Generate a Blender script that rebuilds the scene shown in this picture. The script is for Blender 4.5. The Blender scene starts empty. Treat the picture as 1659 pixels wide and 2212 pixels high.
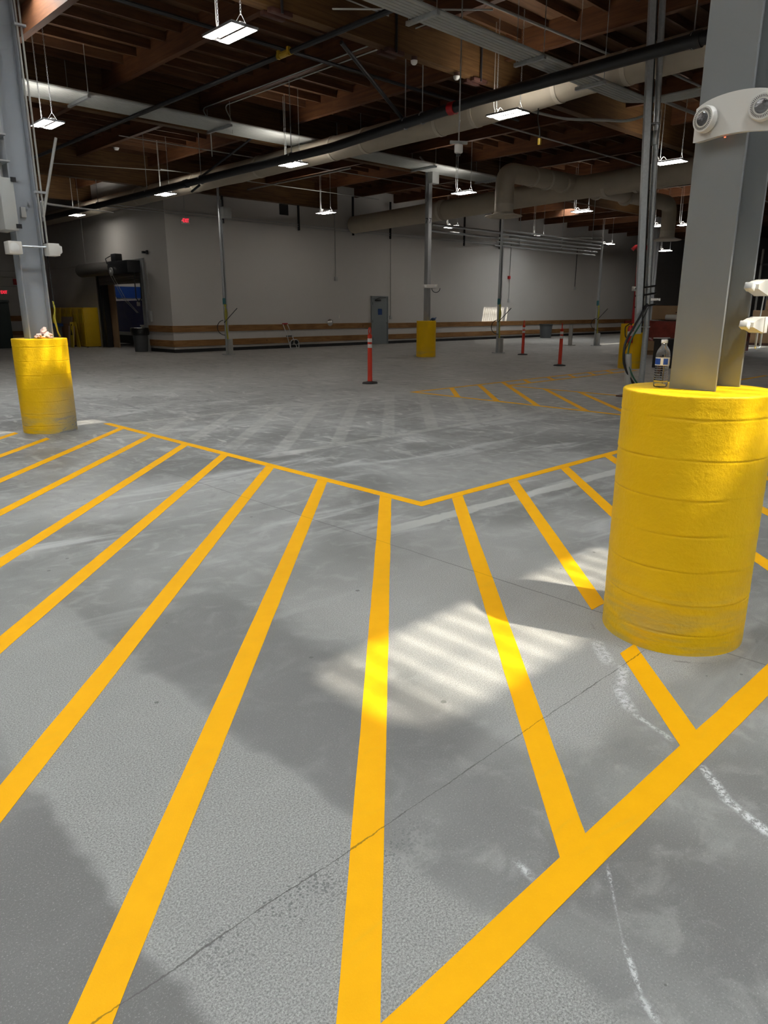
import bpy, bmesh, math, random
from mathutils import Vector, Matrix, noise as mnoise
random.seed(7)
PI = math.pi
scn = bpy.context.scene
COL = scn.collection

# ------------------------------------------------------------------ helpers
def link(o):
    COL.objects.link(o)
    return o

def thing(name, label, cat, loc=(0, 0, 0), group=None, rot=(0, 0, 0)):
    o = link(bpy.data.objects.new(name, None))
    o.location = loc
    o.rotation_euler = rot
    o.empty_display_size = 0.1
    o['label'] = label
    o['category'] = cat
    if group:
        o['group'] = group
    return o

def tag(o, label, cat, group=None):
    o['label'] = label
    o['category'] = cat
    if group:
        o['group'] = group
    return o

def struct(o):
    o['kind'] = 'structure'
    return o

class MB:
    """collects shapes (world coordinates minus org) for ONE mesh object"""
    def __init__(self, org=(0, 0, 0)):
        self.bm = bmesh.new()
        self.org = Vector(org)

    def box(self, x0, x1, y0, y1, z0, z1, bevel=0.0, rot=None, seg=2, pivot=None):
        r = bmesh.ops.create_cube(self.bm, size=1.0)
        vs = r['verts']
        c = Vector(((x0 + x1) / 2, (y0 + y1) / 2, (z0 + z1) / 2)) - self.org
        s = Vector((abs(x1 - x0), abs(y1 - y0), abs(z1 - z0)))
        for v in vs:
            v.co = Vector((v.co.x * s.x, v.co.y * s.y, v.co.z * s.z))
        if bevel > 0:
            es = list({e for v in vs for e in v.link_edges})
            rb = bmesh.ops.bevel(self.bm, geom=es, offset=bevel, segments=seg, affect='EDGES', profile=0.5)
            vs = list({v for f in rb['faces'] for v in f.verts} | {v for v in vs if v.is_valid})
        for v in vs:
            if rot is not None:
                v.co = rot @ v.co
            v.co = v.co + c
        return self

    def tube(self, pts, r, seg=10, caps=True, closed=False):
        P = [Vector(p) - self.org for p in pts]
        n = len(P)
        rr = r if isinstance(r, (list, tuple)) else [r] * n
        rings = []
        t0 = (P[1] - P[0]).normalized()
        ref = Vector((0, 0, 1)) if abs(t0.z) < 0.9 else Vector((1, 0, 0))
        u = t0.cross(ref).normalized()
        for i in range(n):
            if closed:
                t = (P[(i + 1) % n] - P[i - 1]).normalized()
            elif i == 0:
                t = (P[1] - P[0]).normalized()
            elif i == n - 1:
                t = (P[-1] - P[-2]).normalized()
            else:
                t = ((P[i + 1] - P[i]).normalized() + (P[i] - P[i - 1]).normalized())
                t = t.normalized() if t.length > 1e-6 else (P[i + 1] - P[i]).normalized()
            u = (u - t * u.dot(t))
            u = u.normalized() if u.length > 1e-6 else t.orthogonal().normalized()
            w = t.cross(u)
            rings.append([self.bm.verts.new(P[i] + (u * math.cos(2 * PI * k / seg) + w * math.sin(2 * PI * k / seg)) * rr[i]) for k in range(seg)])
        m = n if closed else n - 1
        for i in range(m):
            a, b = rings[i], rings[(i + 1) % n]
            for k in range(seg):
                self.bm.faces.new((a[k], a[(k + 1) % seg], b[(k + 1) % seg], b[k]))
        if caps and not closed:
            self.bm.faces.new(list(reversed(rings[0])))
            self.bm.faces.new(rings[-1])
        return self

    def lathe(self, prof, c=(0, 0, 0), seg=24, mat=None, disp=None):
        c = Vector(c) - self.org
        rings = []
        for (r, z) in prof:
            ring = []
            for k in range(seg):
                a = 2 * PI * k / seg
                rr = r
                if disp:
                    rr = r + disp(a, z)
                v = Vector((rr * math.cos(a), rr * math.sin(a), z))
                if mat is not None:
                    v = mat @ v
                ring.append(self.bm.verts.new(v + c))
            rings.append(ring)
        for i in range(len(rings) - 1):
            a, b = rings[i], rings[i + 1]
            for k in range(seg):
                self.bm.faces.new((a[k], a[(k + 1) % seg], b[(k + 1) % seg], b[k]))
        self.bm.faces.new(list(reversed(rings[0])))
        self.bm.faces.new(rings[-1])
        return self

    def prism(self, pts, d):
        """closed polygon of 3D points extruded by vector d"""
        d = Vector(d)
        a = [self.bm.verts.new(Vector(p) - self.org) for p in pts]
        b = [self.bm.verts.new(Vector(p) - self.org + d) for p in pts]
        n = len(pts)
        self.bm.faces.new(list(reversed(a)))
        self.bm.faces.new(b)
        for i in range(n):
            self.bm.faces.new((a[i], a[(i + 1) % n], b[(i + 1) % n], b[i]))
        return self

    def build(self, name, mat, parent=None, smooth=35, loc=None):
        bmesh.ops.recalc_face_normals(self.bm, faces=self.bm.faces)
        me = bpy.data.meshes.new(name)
        self.bm.to_mesh(me)
        self.bm.free()
        if mat:
            me.materials.append(mat)
        if smooth:
            me.polygons.foreach_set('use_smooth', [True] * len(me.polygons))
            me.set_sharp_from_angle(angle=math.radians(smooth))
        o = link(bpy.data.objects.new(name, me))
        if parent is not None:
            o.parent = parent
        elif loc is not None:
            o.location = loc
        else:
            o.location = self.org
        return o

def copy_tree(o, parent=None):
    c = o.copy()
    COL.objects.link(c)
    if parent is not None:
        c.parent = parent
    for ch in list(o.children):
        copy_tree(ch, c)
    return c

def arc(c, r, a0, a1, n, u, w):
    c, u, w = Vector(c), Vector(u), Vector(w)
    return [c + u * (r * math.cos(a0 + (a1 - a0) * i / n)) + w * (r * math.sin(a0 + (a1 - a0) * i / n)) for i in range(n + 1)]

def bend(pts, rad, n=5):
    """round the inner corners of a polyline"""
    P = [Vector(p) for p in pts]
    out = [P[0]]
    for i in range(1, len(P) - 1):
        a = (P[i - 1] - P[i]); b = (P[i + 1] - P[i])
        r = min(rad, a.length * 0.45, b.length * 0.45)
        A = P[i] + a.normalized() * r
        B = P[i] + b.normalized() * r
        for k in range(n + 1):
            t = k / n
            out.append(A * (1 - t) ** 2 + P[i] * 2 * t * (1 - t) + B * t * t)
    out.append(P[-1])
    return out

# ------------------------------------------------------------------ node materials
class NT:
    def __init__(self, name):
        self.m = bpy.data.materials.new(name)
        self.m.use_nodes = True
        self.t = self.m.node_tree
        self.t.nodes.clear()
        self.out = self.t.nodes.new('ShaderNodeOutputMaterial')
        self._pos = None
        self._xyz = None

    def n(self, typ, **kw):
        nd = self.t.nodes.new(typ)
        for k, v in kw.items():
            setattr(nd, k, v)
        return nd

    def put(self, sock, v):
        if isinstance(v, bpy.types.NodeSocket):
            self.t.links.new(v, sock)
        else:
            sock.default_value = v

    def math(self, op, a, b=None, c=None, clamp=False):
        nd = self.n('ShaderNodeMath', operation=op)
        nd.use_clamp = clamp
        self.put(nd.inputs[0], a)
        if b is not None:
            self.put(nd.inputs[1], b)
        if c is not None:
            self.put(nd.inputs[2], c)
        return nd.outputs[0]

    def pos(self):
        if self._pos is None:
            self._pos = self.n('ShaderNodeNewGeometry').outputs['Position']
        return self._pos

    def obj(self):
        return self.n('ShaderNodeTexCoord').outputs['Object']

    def xyz(self, vec=None):
        nd = self.n('ShaderNodeSeparateXYZ')
        self.put(nd.inputs[0], vec if vec is not None else self.pos())
        return nd.outputs

    def noise(self, vec, scale, detail=3.0, rough=0.55, dist=0.0, scl=None):
        if scl is not None:
            mp = self.n('ShaderNodeMapping')
            self.put(mp.inputs['Vector'], vec)
            mp.inputs['Scale'].default_value = scl
            vec = mp.outputs[0]
        nd = self.n('ShaderNodeTexNoise')
        self.put(nd.inputs['Vector'], vec)
        nd.inputs['Scale'].default_value = scale
        nd.inputs['Detail'].default_value = detail
        nd.inputs['Roughness'].default_value = rough
        nd.inputs['Distortion'].default_value = dist
        return nd.outputs['Fac']

    def voronoi(self, vec, scale, feature='F1'):
        nd = self.n('ShaderNodeTexVoronoi', feature=feature)
        self.put(nd.inputs['Vector'], vec)
        nd.inputs['Scale'].default_value = scale
        return nd

    def step(self, v, a, b, lo=0.0, hi=1.0):
        nd = self.n('ShaderNodeMapRange', interpolation_type='SMOOTHSTEP')
        self.put(nd.inputs['Value'], v)
        nd.inputs['From Min'].default_value = a
        nd.inputs['From Max'].default_value = b
        nd.inputs['To Min'].default_value = lo
        nd.inputs['To Max'].default_value = hi
        return nd.outputs[0]

    def mix(self, f, a, b):
        nd = self.n('ShaderNodeMix', data_type='RGBA')
        self.put(nd.inputs['Factor'], f)
        self.put(nd.inputs['A'] if False else nd.inputs[6], a if isinstance(a, bpy.types.NodeSocket) else (*a[:3], 1))
        self.put(nd.inputs[7], b if isinstance(b, bpy.types.NodeSocket) else (*b[:3], 1))
        return nd.outputs[2]

    def bump(self, h, strength=0.3, dist=0.01):
        nd = self.n('ShaderNodeBump')
        self.put(nd.inputs['Height'], h)
        nd.inputs['Strength'].default_value = strength
        nd.inputs['Distance'].default_value = dist
        return nd.outputs[0]

    def bsdf(self, color, rough=0.5, metal=0.0, normal=None, spec=0.5, **kw):
        b = self.n('ShaderNodeBsdfPrincipled')
        self.put(b.inputs['Base Color'], color if isinstance(color, bpy.types.NodeSocket) else (*color[:3], 1))
        self.put(b.inputs['Roughness'], rough)
        self.put(b.inputs['Metallic'], metal)
        self.put(b.inputs['Specular IOR Level'], spec)
        if normal is not None:
            self.put(b.inputs['Normal'], normal)
        for k, v in kw.items():
            self.put(b.inputs[k.replace('_', ' ')], v)
        self.t.links.new(b.outputs[0], self.out.inputs['Surface'])
        return self.m

def srgb(r, g, b):
    f = lambda c: (c / 255 / 12.92) if c / 255 <= 0.04045 else ((c / 255 + 0.055) / 1.055) ** 2.4
    return (f(r), f(g), f(b))

def simple(name, col, rough=0.5, metal=0.0, var=0.12, scale=8.0, bump=0.0, bscale=60.0, spec=0.5, rv=0.06, **kw):
    t = NT(name)
    o = t.obj()
    nz = t.noise(o, scale, 4)
    dark = tuple(c * (1 - var) for c in col)
    lite = tuple(min(1, c * (1 + var)) for c in col)
    c = t.mix(nz, dark, lite)
    nrm = t.bump(t.noise(o, bscale, 4), bump, 0.004) if bump > 0 else None
    rg = t.step(nz, 0.2, 0.8, max(0.02, rough - rv), min(1, rough + rv))
    return t.bsdf(c, rg, metal, nrm, spec, **kw)

def emit(name, col, strength):
    t = NT(name)
    e = t.n('ShaderNodeEmission')
    e.inputs['Color'].default_value = (*col, 1)
    e.inputs['Strength'].default_value = strength
    t.t.links.new(e.outputs[0], t.out.inputs['Surface'])
    return t.m

M = {}
YEL = (0.86, 0.50, 0.004)

def crack_mask(t, x, y, fine=None, mid=None):
    """dark construction crack along Y=1.345 and saw cut along X=3.27, wandering slightly"""
    wob = t.noise(t.pos(), 3.0, 2, 0.6)
    yy = t.math('ADD', y, t.math('ADD', t.math('MULTIPLY', t.math('SUBTRACT', wob, 0.5), 0.03), t.math('MULTIPLY', t.math('SUBTRACT', fine if fine is not None else t.noise(t.pos(), 45, 2, 0.75), 0.5), 0.012)))
    wn = mid if mid is not None else wob
    w = t.step(wn, 0.35, 0.75, 0.0010, 0.0036)
    d = t.math('ABSOLUTE', t.math('SUBTRACT', yy, 1.345))
    m1 = t.math('LESS_THAN', d, w)
    m1 = t.math('MULTIPLY', m1, t.math('LESS_THAN', x, 3.02))
    wob2 = t.math('MULTIPLY', t.math('SUBTRACT', wob, 0.5), 0.03)
    d2 = t.math('ABSOLUTE', t.math('SUBTRACT', t.math('ADD', x, wob2), 3.275))
    m2 = t.math('MULTIPLY', t.step(d2, 0.002, 0.0055, 1.0, 0.0), 0.75)
    return m1, m2, d

def make_floor(level):
    t = NT('concrete_floor')
    P = t.pos()
    x, y, z = t.xyz()
    grain = t.noise(P, 170, 2, 0.9)
    mid = t.noise(P, 5.5, 4, 0.62, 0.6)
    big = t.noise(P, 0.55, 3, 0.6, 0.8)
    sweep = t.noise(P, 1.0, 4, 0.62, 1.2, scl=(0.55, 2.4, 1))
    base = t.mix(t.step(big, 0.3, 0.72), (0.145, 0.146, 0.144), (0.28, 0.281, 0.275))
    base = t.mix(t.math('MULTIPLY', t.math('MULTIPLY', t.step(sweep, 0.50, 0.72), t.step(t.math('ADD', x, y), 2.5, 6.5, 0.15, 1)), 0.8), base, (0.42, 0.425, 0.42))
    base = t.mix(t.math('MULTIPLY', t.step(mid, 0.48, 0.72), 0.40), base, (0.40, 0.40, 0.39))
    base = t.mix(t.math('MULTIPLY', t.step(mid, 0.45, 0.22), 0.35), base, (0.14, 0.142, 0.14))
    # far slab painted paler and warmer to make up for dim light there
    far = t.step(t.math('ADD', x, y), 12, 26)
    base = t.mix(t.math('MULTIPLY', far, 0.5), base, (0.46, 0.44, 0.41))
    sc2 = t.noise(P, 2.1, 3, 0.6, 1.6, scl=(1.8, 0.7, 1))
    base = t.mix(t.math('MULTIPLY', t.math('MULTIPLY', t.step(sc2, 0.55, 0.68), t.step(t.math('ADD', x, y), 8, 13)), 0.6), base, (0.48, 0.475, 0.46))
    base = t.mix(t.math('MULTIPLY', t.math('MULTIPLY', t.step(sc2, 0.44, 0.34), t.step(t.math('ADD', x, y), 6, 13)), 0.45), base, (0.12, 0.12, 0.115))
    pale = 0.0
    if level > 0:
        # scrubbed light band between X .59 and 1.24, and rough pale slab (colour also lifted under the sun patch) to the right of X 1.9
        ew = t.math('MULTIPLY', t.math('SUBTRACT', t.noise(P, 2.2, 3, 0.6), 0.5), 0.22)
        xw = t.math('ADD', x, ew)
        yw = t.math('ADD', y, t.math('MULTIPLY', ew, 1.3))
        band = t.math('MULTIPLY', t.step(xw, 0.56, 0.63), t.step(xw, 1.20, 1.28, 1, 0))
        band = t.math('MULTIPLY', band, t.step(yw, 3.4, 4.4, 1, 0))
        pale_sun_slab = t.math('MULTIPLY', t.step(xw, 1.85, 2.25), t.step(yw, 1.05, 1.2))
        pale_sun_slab = t.math('MULTIPLY', pale_sun_slab, t.step(yw, 2.6, 3.6, 1, 0))
        pale_sun_slab = t.math('MULTIPLY', pale_sun_slab, t.step(xw, 3.2, 4.4, 1, 0))
        damp = t.math('MULTIPLY', t.step(xw, 0.56, 0.62, 1, 0), t.step(yw, 1.9, 3.0, 1, 0))
        base = t.mix(t.math('MULTIPLY', damp, 0.8), base, (0.105, 0.103, 0.099))
        slab3 = t.math('MULTIPLY', t.step(xw, 1.22, 1.30), t.step(xw, 1.9, 2.0, 1, 0))
        slab3 = t.math('MULTIPLY', slab3, t.step(yw, 1.0, 1.7, 0.25, 1))
        slab3 = t.math('MULTIPLY', slab3, t.step(yw, 2.6, 4.2, 1, 0))
        pale = t.math('MAXIMUM', band, pale_sun_slab)
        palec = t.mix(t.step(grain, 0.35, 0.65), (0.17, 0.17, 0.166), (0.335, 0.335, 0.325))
        palec = t.mix(t.math('MULTIPLY', pale_sun_slab, 0.6), palec, t.mix(t.step(grain, 0.35, 0.65), (0.26, 0.258, 0.25), (0.42, 0.415, 0.40)))  # slab colour lightened further to paint in the sun patch brightness
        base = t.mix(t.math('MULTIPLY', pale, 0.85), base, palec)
        base = t.mix(t.math('MULTIPLY', slab3, 0.65), base, (0.12, 0.12, 0.117))
        # ground-off ghosts of an older hatching
        c = t.math('SUBTRACT', x, y)
        ph = t.math('SUBTRACT', t.math('FRACT', t.math('ADD', t.math('DIVIDE', t.math('ADD', c, 0.99), 0.86), 0.5)), 0.5)
        gs = t.step(t.math('ABSOLUTE', ph), 0.11, 0.17, 1, 0)
        zx = t.math('MULTIPLY', t.math('GREATER_THAN', x, 4.4), t.math('LESS_THAN', x, 10.1))
        zy = t.math('MULTIPLY', t.math('GREATER_THAN', y, 6.45), t.math('LESS_THAN', y, 9.7))
        zone = t.math('MULTIPLY', zx, zy)
        edge1 = t.math('MULTIPLY', t.step(t.math('ABSOLUTE', t.math('SUBTRACT', y, 6.43)), 0.05, 0.11, 1, 0), zx)
        edge2 = t.math('MULTIPLY', t.step(t.math('ABSOLUTE', t.math('SUBTRACT', y, 9.76)), 0.05, 0.1, 1, 0), zx)
        gh = t.math('MAXIMUM', t.math('MULTIPLY', gs, zone), t.math('MAXIMUM', edge1, edge2))
        gh = t.math('MULTIPLY', gh, t.step(mid, 0.25, 0.6, 0.25, 1))
        base = t.mix(t.math('MULTIPLY', gh, 0.42), base, (0.42, 0.415, 0.39))
        # pale ragged repair strip near Y=3.45
        sy = t.math('ABSOLUTE', t.math('SUBTRACT', t.math('ADD', y, t.math('MULTIPLY', x, 0.052)), 3.725))
        sy = t.math('ADD', sy, t.math('MULTIPLY', t.math('SUBTRACT', mid, 0.5), 0.12))
        strip = t.math('MULTIPLY', t.step(sy, 0.055, 0.085, 1, 0), t.math('MULTIPLY', t.step(x, 3.2, 3.9), t.step(x, 6.8, 7.2, 1, 0)))
        base = t.mix(t.math('MULTIPLY', strip, 0.7), base, (0.46, 0.465, 0.44))
    cn = t.noise(P, 50, 3, 0.8)
    if level > 1:
        # chalk scribbles
        segs = [((1.66, 0.78), (1.45, 0.62), 0.004, 0.7), ((1.45, 0.62), (1.33, 0.50), 0.005, 0.8), ((1.34, 0.52), (1.29, 0.43), 0.012, 0.7),
                ((2.33, 0.79), (2.20, 0.64), 0.014, 1.0), ((2.21, 0.67), (2.12, 0.47), 0.018, 1.0), ((1.48, 0.97), (1.455, 0.88), 0.014, 0.8),
                ((2.95, 1.56), (2.76, 1.38), 0.03, 0.6), ((2.82, 1.345), (2.62, 1.25), 0.022, 0.7), ((2.62, 1.27), (2.47, 1.12), 0.022, 0.7), ((2.47, 1.12), (2.40, 0.92), 0.012, 0.7)]
        ck = None
        cnw = t.math('ADD', t.math('MULTIPLY', t.math('SUBTRACT', cn, 0.5), 0.035), t.math('MULTIPLY', t.math('SUBTRACT', mid, 0.5), 0.03))
        for (a, b, w, s) in segs:
            dx, dy = b[0] - a[0], b[1] - a[1]
            L = math.hypot(dx, dy)
            ux, uy = dx / L, dy / L
            px = t.math('SUBTRACT', x, a[0]); py = t.math('SUBTRACT', y, a[1])
            al = t.math('ADD', t.math('MULTIPLY', px, ux), t.math('MULTIPLY', py, uy))
            ac = t.math('ABSOLUTE', t.math('SUBTRACT', t.math('MULTIPLY', px, -uy), t.math('MULTIPLY', py, -ux)))
            m = t.step(t.math('ADD', ac, cnw), w * 0.5, w * 1.6, s, 0)
            m = t.math('MULTIPLY', m, t.math('MULTIPLY', t.step(t.math('ADD', al, t.math('MULTIPLY', cnw, 2.5)), -0.01, 0.04), t.step(t.math('ADD', al, t.math('MULTIPLY', cnw, 2.5)), L + 0.01, L - 0.04)))
            ck = m if ck is None else t.math('MAXIMUM', ck, m)
        ck = t.math('MULTIPLY', ck, t.step(cn, 0.42, 0.58, 0.05, 0.9))
        base = t.mix(ck, base, (0.66, 0.67, 0.69))
    # speckle, pits, dots
    base = t.mix(t.math('MULTIPLY', t.step(grain, 0.56, 0.72), 0.38), base, (0.5, 0.5, 0.48))
    base = t.mix(t.math('MULTIPLY', t.step(grain, 0.44, 0.30), 0.42), base, (0.08, 0.08, 0.078))
    v = t.voronoi(P, 7.0)
    rnd = t.n('ShaderNodeSeparateColor')
    t.put(rnd.inputs[0], v.outputs['Color'])
    dots = t.math('MULTIPLY', t.math('LESS_THAN', v.outputs['Distance'], t.step(rnd.outputs[1], 0, 1, 0.02, 0.09)), t.math('GREATER_THAN', rnd.outputs[0], 0.72))
    base = t.mix(t.math('MULTIPLY', dots, 0.65), base, (0.07, 0.07, 0.068))
    m1, m2, dcr = crack_mask(t, x, y, cn, mid)
    if level > 0:
        v2 = t.voronoi(P, 78.0)
        pits = t.math('LESS_THAN', v2.outputs['Distance'], t.step(mid, 0.38, 0.62, 0.10, 0.42))
        near = t.math('MULTIPLY', t.step(dcr, 0.02, 0.24, 1, 0), t.math('MULTIPLY', t.math('LESS_THAN', y, 1.365), t.math('MULTIPLY', t.step(x, 0.5, 0.8), t.step(x, 1.25, 1.5, 1, 0.12))))
        base = t.mix(t.math('MULTIPLY', t.math('MULTIPLY', pits, near), 0.65), base, (0.085, 0.087, 0.09))
        # broken grout ring at the foot of the near guard
        bx = t.math('SUBTRACT', x, 3.37); by = t.math('SUBTRACT', y, 1.38)
        rr = t.math('SQRT', t.math('ADD', t.math('MULTIPLY', bx, bx), t.math('MULTIPLY', by, by)))
        rr = t.math('ADD', rr, t.math('MULTIPLY', t.math('SUBTRACT', mid, 0.5), 0.06))
        ring = t.math('MULTIPLY', t.step(rr, 0.36, 0.40, 1, 0), t.step(mid, 0.4, 0.6, 0.1, 0.7))
        base = t.mix(ring, base, (0.30, 0.29, 0.27))
        ring2 = t.step(t.math('ABSOLUTE', t.math('SUBTRACT', rr, 0.398)), 0.002, 0.01, 0.6, 0)
        ring2 = t.math('MULTIPLY', ring2, t.step(mid, 0.5, 0.6))
        base = t.mix(ring2, base, (0.10, 0.095, 0.09))
    base = t.mix(t.math('MULTIPLY', m1, 0.75), base, (0.06, 0.058, 0.055))
    base = t.mix(m2, base, (0.085, 0.083, 0.08))
    rough = t.step(big, 0.25, 0.75, 0.42, 0.66)
    rough = t.math('ADD', rough, t.math('MULTIPLY', t.math('SUBTRACT', sweep, 0.5), 0.3), clamp=True)
    if level > 0:
        rough = t.math('MAXIMUM', rough, t.math('MULTIPLY', pale, 0.75))
    h = grain
    return t.bsdf(base, rough, 0, t.bump(h, 0.35, 0.004), 0.45)

def make_tape():
    t = NT('yellow_floor_paint')
    P = t.pos()
    x, y, z = t.xyz()
    n1 = t.noise(P, 9, 4)
    n2 = t.noise(P, 160, 3, 0.7)
    c = t.mix(n1, (0.74, 0.355, 0.002), (0.82, 0.405, 0.003))
    c = t.mix(t.math('MULTIPLY', t.step(n2, 0.58, 0.75), 0.35), c, (0.82, 0.45, 0.02))
    sc = t.noise(P, 2.2, 3, 0.6, 1.5, scl=(1, 6, 1))
    c = t.mix(t.math('MULTIPLY', t.step(sc, 0.56, 0.8), 0.25), c, (0.62, 0.40, 0.03))
    m1, m2, d = crack_mask(t, x, y)
    c = t.mix(t.math('MULTIPLY', m1, 0.8), c, (0.20, 0.12, 0.01))
    c = t.mix(t.math('MULTIPLY', m2, 0.5), c, (0.30, 0.18, 0.01))
    return t.bsdf(c, 0.62, 0, t.bump(t.math('ADD', n2, t.math('MULTIPLY', m1, -1.5)), 0.3, 0.002), 0.12)

def make_guard(name, worn):
    t = NT(name)
    o = t.obj()
    x, y, z = t.xyz(o)
    n1 = t.noise(o, 3.5, 5, 0.6)
    n2 = t.noise(o, 70, 4, 0.7)
    c = t.mix(n1, (0.76, 0.45, 0.003), (0.85, 0.53, 0.006))
    v = t.voronoi(o, 9.0)
    rn = t.n('ShaderNodeSeparateColor')
    t.put(rn.inputs[0], v.outputs['Color'])
    sp = t.math('MULTIPLY', t.math('LESS_THAN', v.outputs['Distance'], 0.045), t.math('GREATER_THAN', rn.outputs[0], 0.78))
    c = t.mix(t.math('MULTIPLY', sp, 0.8), c, (0.12, 0.09, 0.02))
    low = t.step(t.math('ADD', z, t.math('MULTIPLY', t.math('SUBTRACT', n1, 0.5), 0.3)), 0.02, 0.42, 1, 0)
    streak = t.noise(o, 2.0, 5, 0.65, 0.5, scl=(1, 1, 6))
    dirt = t.math('MULTIPLY', low, t.step(streak, 0.4, 0.65))
    c = t.mix(t.math('MULTIPLY', dirt, 0.5 if not worn else 0.75), c, (0.40, 0.34, 0.16))
    if worn:
        side = t.step(x, -0.22, 0.20)
        w = t.math('MULTIPLY', t.step(t.math('ADD', z, t.math('MULTIPLY', t.math('SUBTRACT', n1, 0.5), 0.5)), 0.12, 0.80, 1, 0), side)
        c = t.mix(t.math('MULTIPLY', w, 0.95), c, (0.42, 0.36, 0.21))
        bare = t.math('MULTIPLY', t.step(streak, 0.50, 0.54), t.math('MULTIPLY', t.step(z, 0.12, 0.26, 1, 0), t.step(x, -0.1, 0.02)))
        c = t.mix(bare, c, (0.27, 0.27, 0.27))
    h = t.math('ADD', t.math('MULTIPLY', n2, 0.8), t.math('MULTIPLY', t.noise(o, 18, 4), 1.2))
    return t.bsdf(c, t.step(n1, 0.3, 0.7, 0.36, 0.5), 0, t.bump(h, 0.5, 0.006), 0.22)

def make_wood(name, a, b, axis_scale, rough=0.65, knots=False, ply=False):
    t = NT(name)
    P = t.pos()
    g = t.noise(P, 1.0, 6, 0.6, 0.6, scl=axis_scale)
    bl = t.noise(P, 0.9, 3)
    c = t.mix(t.step(g, 0.3, 0.7), a, b)
    c = t.mix(t.math('MULTIPLY', t.step(bl, 0.4, 0.7), 0.4), c, tuple(v * 0.6 for v in a))
    if knots:
        v = t.voronoi(P, 2.6)
        rn = t.n('ShaderNodeSeparateColor')
        t.put(rn.inputs[0], v.outputs['Color'])
        k = t.math('MULTIPLY', t.step(v.outputs['Distance'], 0.05, 0.11, 1, 0), t.math('GREATER_THAN', rn.outputs[0], 0.6))
        c = t.mix(t.math('MULTIPLY', k, 0.7), c, (0.05, 0.022, 0.008))
    return t.bsdf(c, rough, 0, t.bump(g, 0.2, 0.004), 0.3)

def make_wall(name, col):
    t = NT(name)
    P = t.pos()
    x, y, z = t.xyz()
    n1 = t.noise(P, 0.45, 4)
    n2 = t.noise(P, 6, 5, 0.65)
    c = t.mix(n1, tuple(v * 0.93 for v in col), col)
    scuff = t.math('MULTIPLY', t.step(n2, 0.60, 0.75), t.step(z, 0.2, 1.2, 0.35, 0.06))
    c = t.mix(scuff, c, tuple(v * 0.6 for v in col))
    return t.bsdf(c, 0.62, 0, t.bump(t.noise(P, 90, 3), 0.12, 0.003), 0.35)

def make_galv(name, col, rough=0.38):
    t = NT(name)
    o = t.obj()
    v = t.voronoi(o, 35)
    rn = t.n('ShaderNodeSeparateColor')
    t.put(rn.inputs[0], v.outputs['Color'])
    c = t.mix(t.math('MULTIPLY', rn.outputs[0], 0.5), tuple(q * 0.8 for q in col), col)
    return t.bsdf(c, rough, 0.65, None, 0.5)

M['floor'] = make_floor(0)
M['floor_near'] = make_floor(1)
M['floor_chalk'] = make_floor(2)
M['tape'] = make_tape()
M['guard'] = make_guard('yellow_guard_paint', False)
M['guard_worn'] = make_guard('yellow_guard_paint_worn', True)
M['wall'] = make_wall('white_wall_paint', (0.575, 0.555, 0.53))
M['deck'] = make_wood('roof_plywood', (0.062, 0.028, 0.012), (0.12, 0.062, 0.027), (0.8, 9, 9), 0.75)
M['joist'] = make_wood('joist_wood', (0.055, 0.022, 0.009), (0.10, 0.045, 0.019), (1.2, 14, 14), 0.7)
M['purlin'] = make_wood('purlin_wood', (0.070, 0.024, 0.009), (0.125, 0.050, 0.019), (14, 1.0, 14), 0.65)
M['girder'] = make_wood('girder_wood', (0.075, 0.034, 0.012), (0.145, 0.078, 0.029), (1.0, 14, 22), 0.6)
M['rail'] = make_wood('bumper_board_wood', (0.22, 0.105, 0.035), (0.36, 0.19, 0.075), (1.6, 18, 26), 0.6, knots=True)
M['rail_y'] = make_wood('bumper_board_wood_side', (0.22, 0.105, 0.035), (0.36, 0.19, 0.075), (18, 1.6, 26), 0.6, knots=True)
M['black'] = simple('black_rubber', (0.012, 0.012, 0.013), 0.6)
M['blackmetal'] = simple('black_pipe_paint', (0.016, 0.017, 0.020), 0.38)
M['colpaint'] = simple('grey_column_paint', (0.20, 0.207, 0.212), 0.36, 0.0, 0.03, 1.2, 0.12, 90, rv=0.01)
M['colpaint_daylit'] = simple('grey_column_paint_daylit', (0.33, 0.36, 0.40), 0.26, 0.0, 0.03, 1.2, 0.1, 90, rv=0.01)  # same grey column paint, lightened and blued to stand in for daylight
M['colpaint2'] = simple('grey_thin_column_paint', (0.34, 0.35, 0.36), 0.4, 0, 0.06, 3)
M['redcol'] = simple('red_column_paint', (0.42, 0.012, 0.018), 0.4)
M['galv'] = make_galv('galvanized_steel', (0.55, 0.58, 0.60), 0.32)
M['conduit'] = simple('grey_conduit', (0.42, 0.42, 0.40), 0.42, 0.35, 0.12, 6)
M['conduit_light'] = simple('pale_conduit', (0.40, 0.41, 0.39), 0.7, 0.0, 0.1, 6, spec=0.2)
M['greybox'] = simple('grey_enamel_box', (0.42, 0.43, 0.42), 0.4, 0, 0.06)
M['greybox2'] = simple('grey_lamp_housing', (0.16, 0.16, 0.165), 0.5)
M['duct'] = simple('beige_duct_wrap', (0.50, 0.44, 0.345), 0.7, 0, 0.14, 2.2, 0.35, 14)
M['ductring'] = simple('pale_duct_seal', (0.60, 0.545, 0.45), 0.7, 0, 0.1, 6)
M['plastic'] = simple('white_plastic', (0.66, 0.64, 0.60), 0.35, 0, 0.03, 5)
M['lampgrey'] = simple('lamp_reflector', (0.30, 0.30, 0.31), 0.18, 0.8, 0.3, 80, 0.6, 60)
M['darkslot'] = simple('dark_slots', (0.04, 0.035, 0.03), 0.6)
M['orange'] = simple('orange_plastic', (0.72, 0.075, 0.012), 0.42, 0, 0.06, 6)
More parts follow.
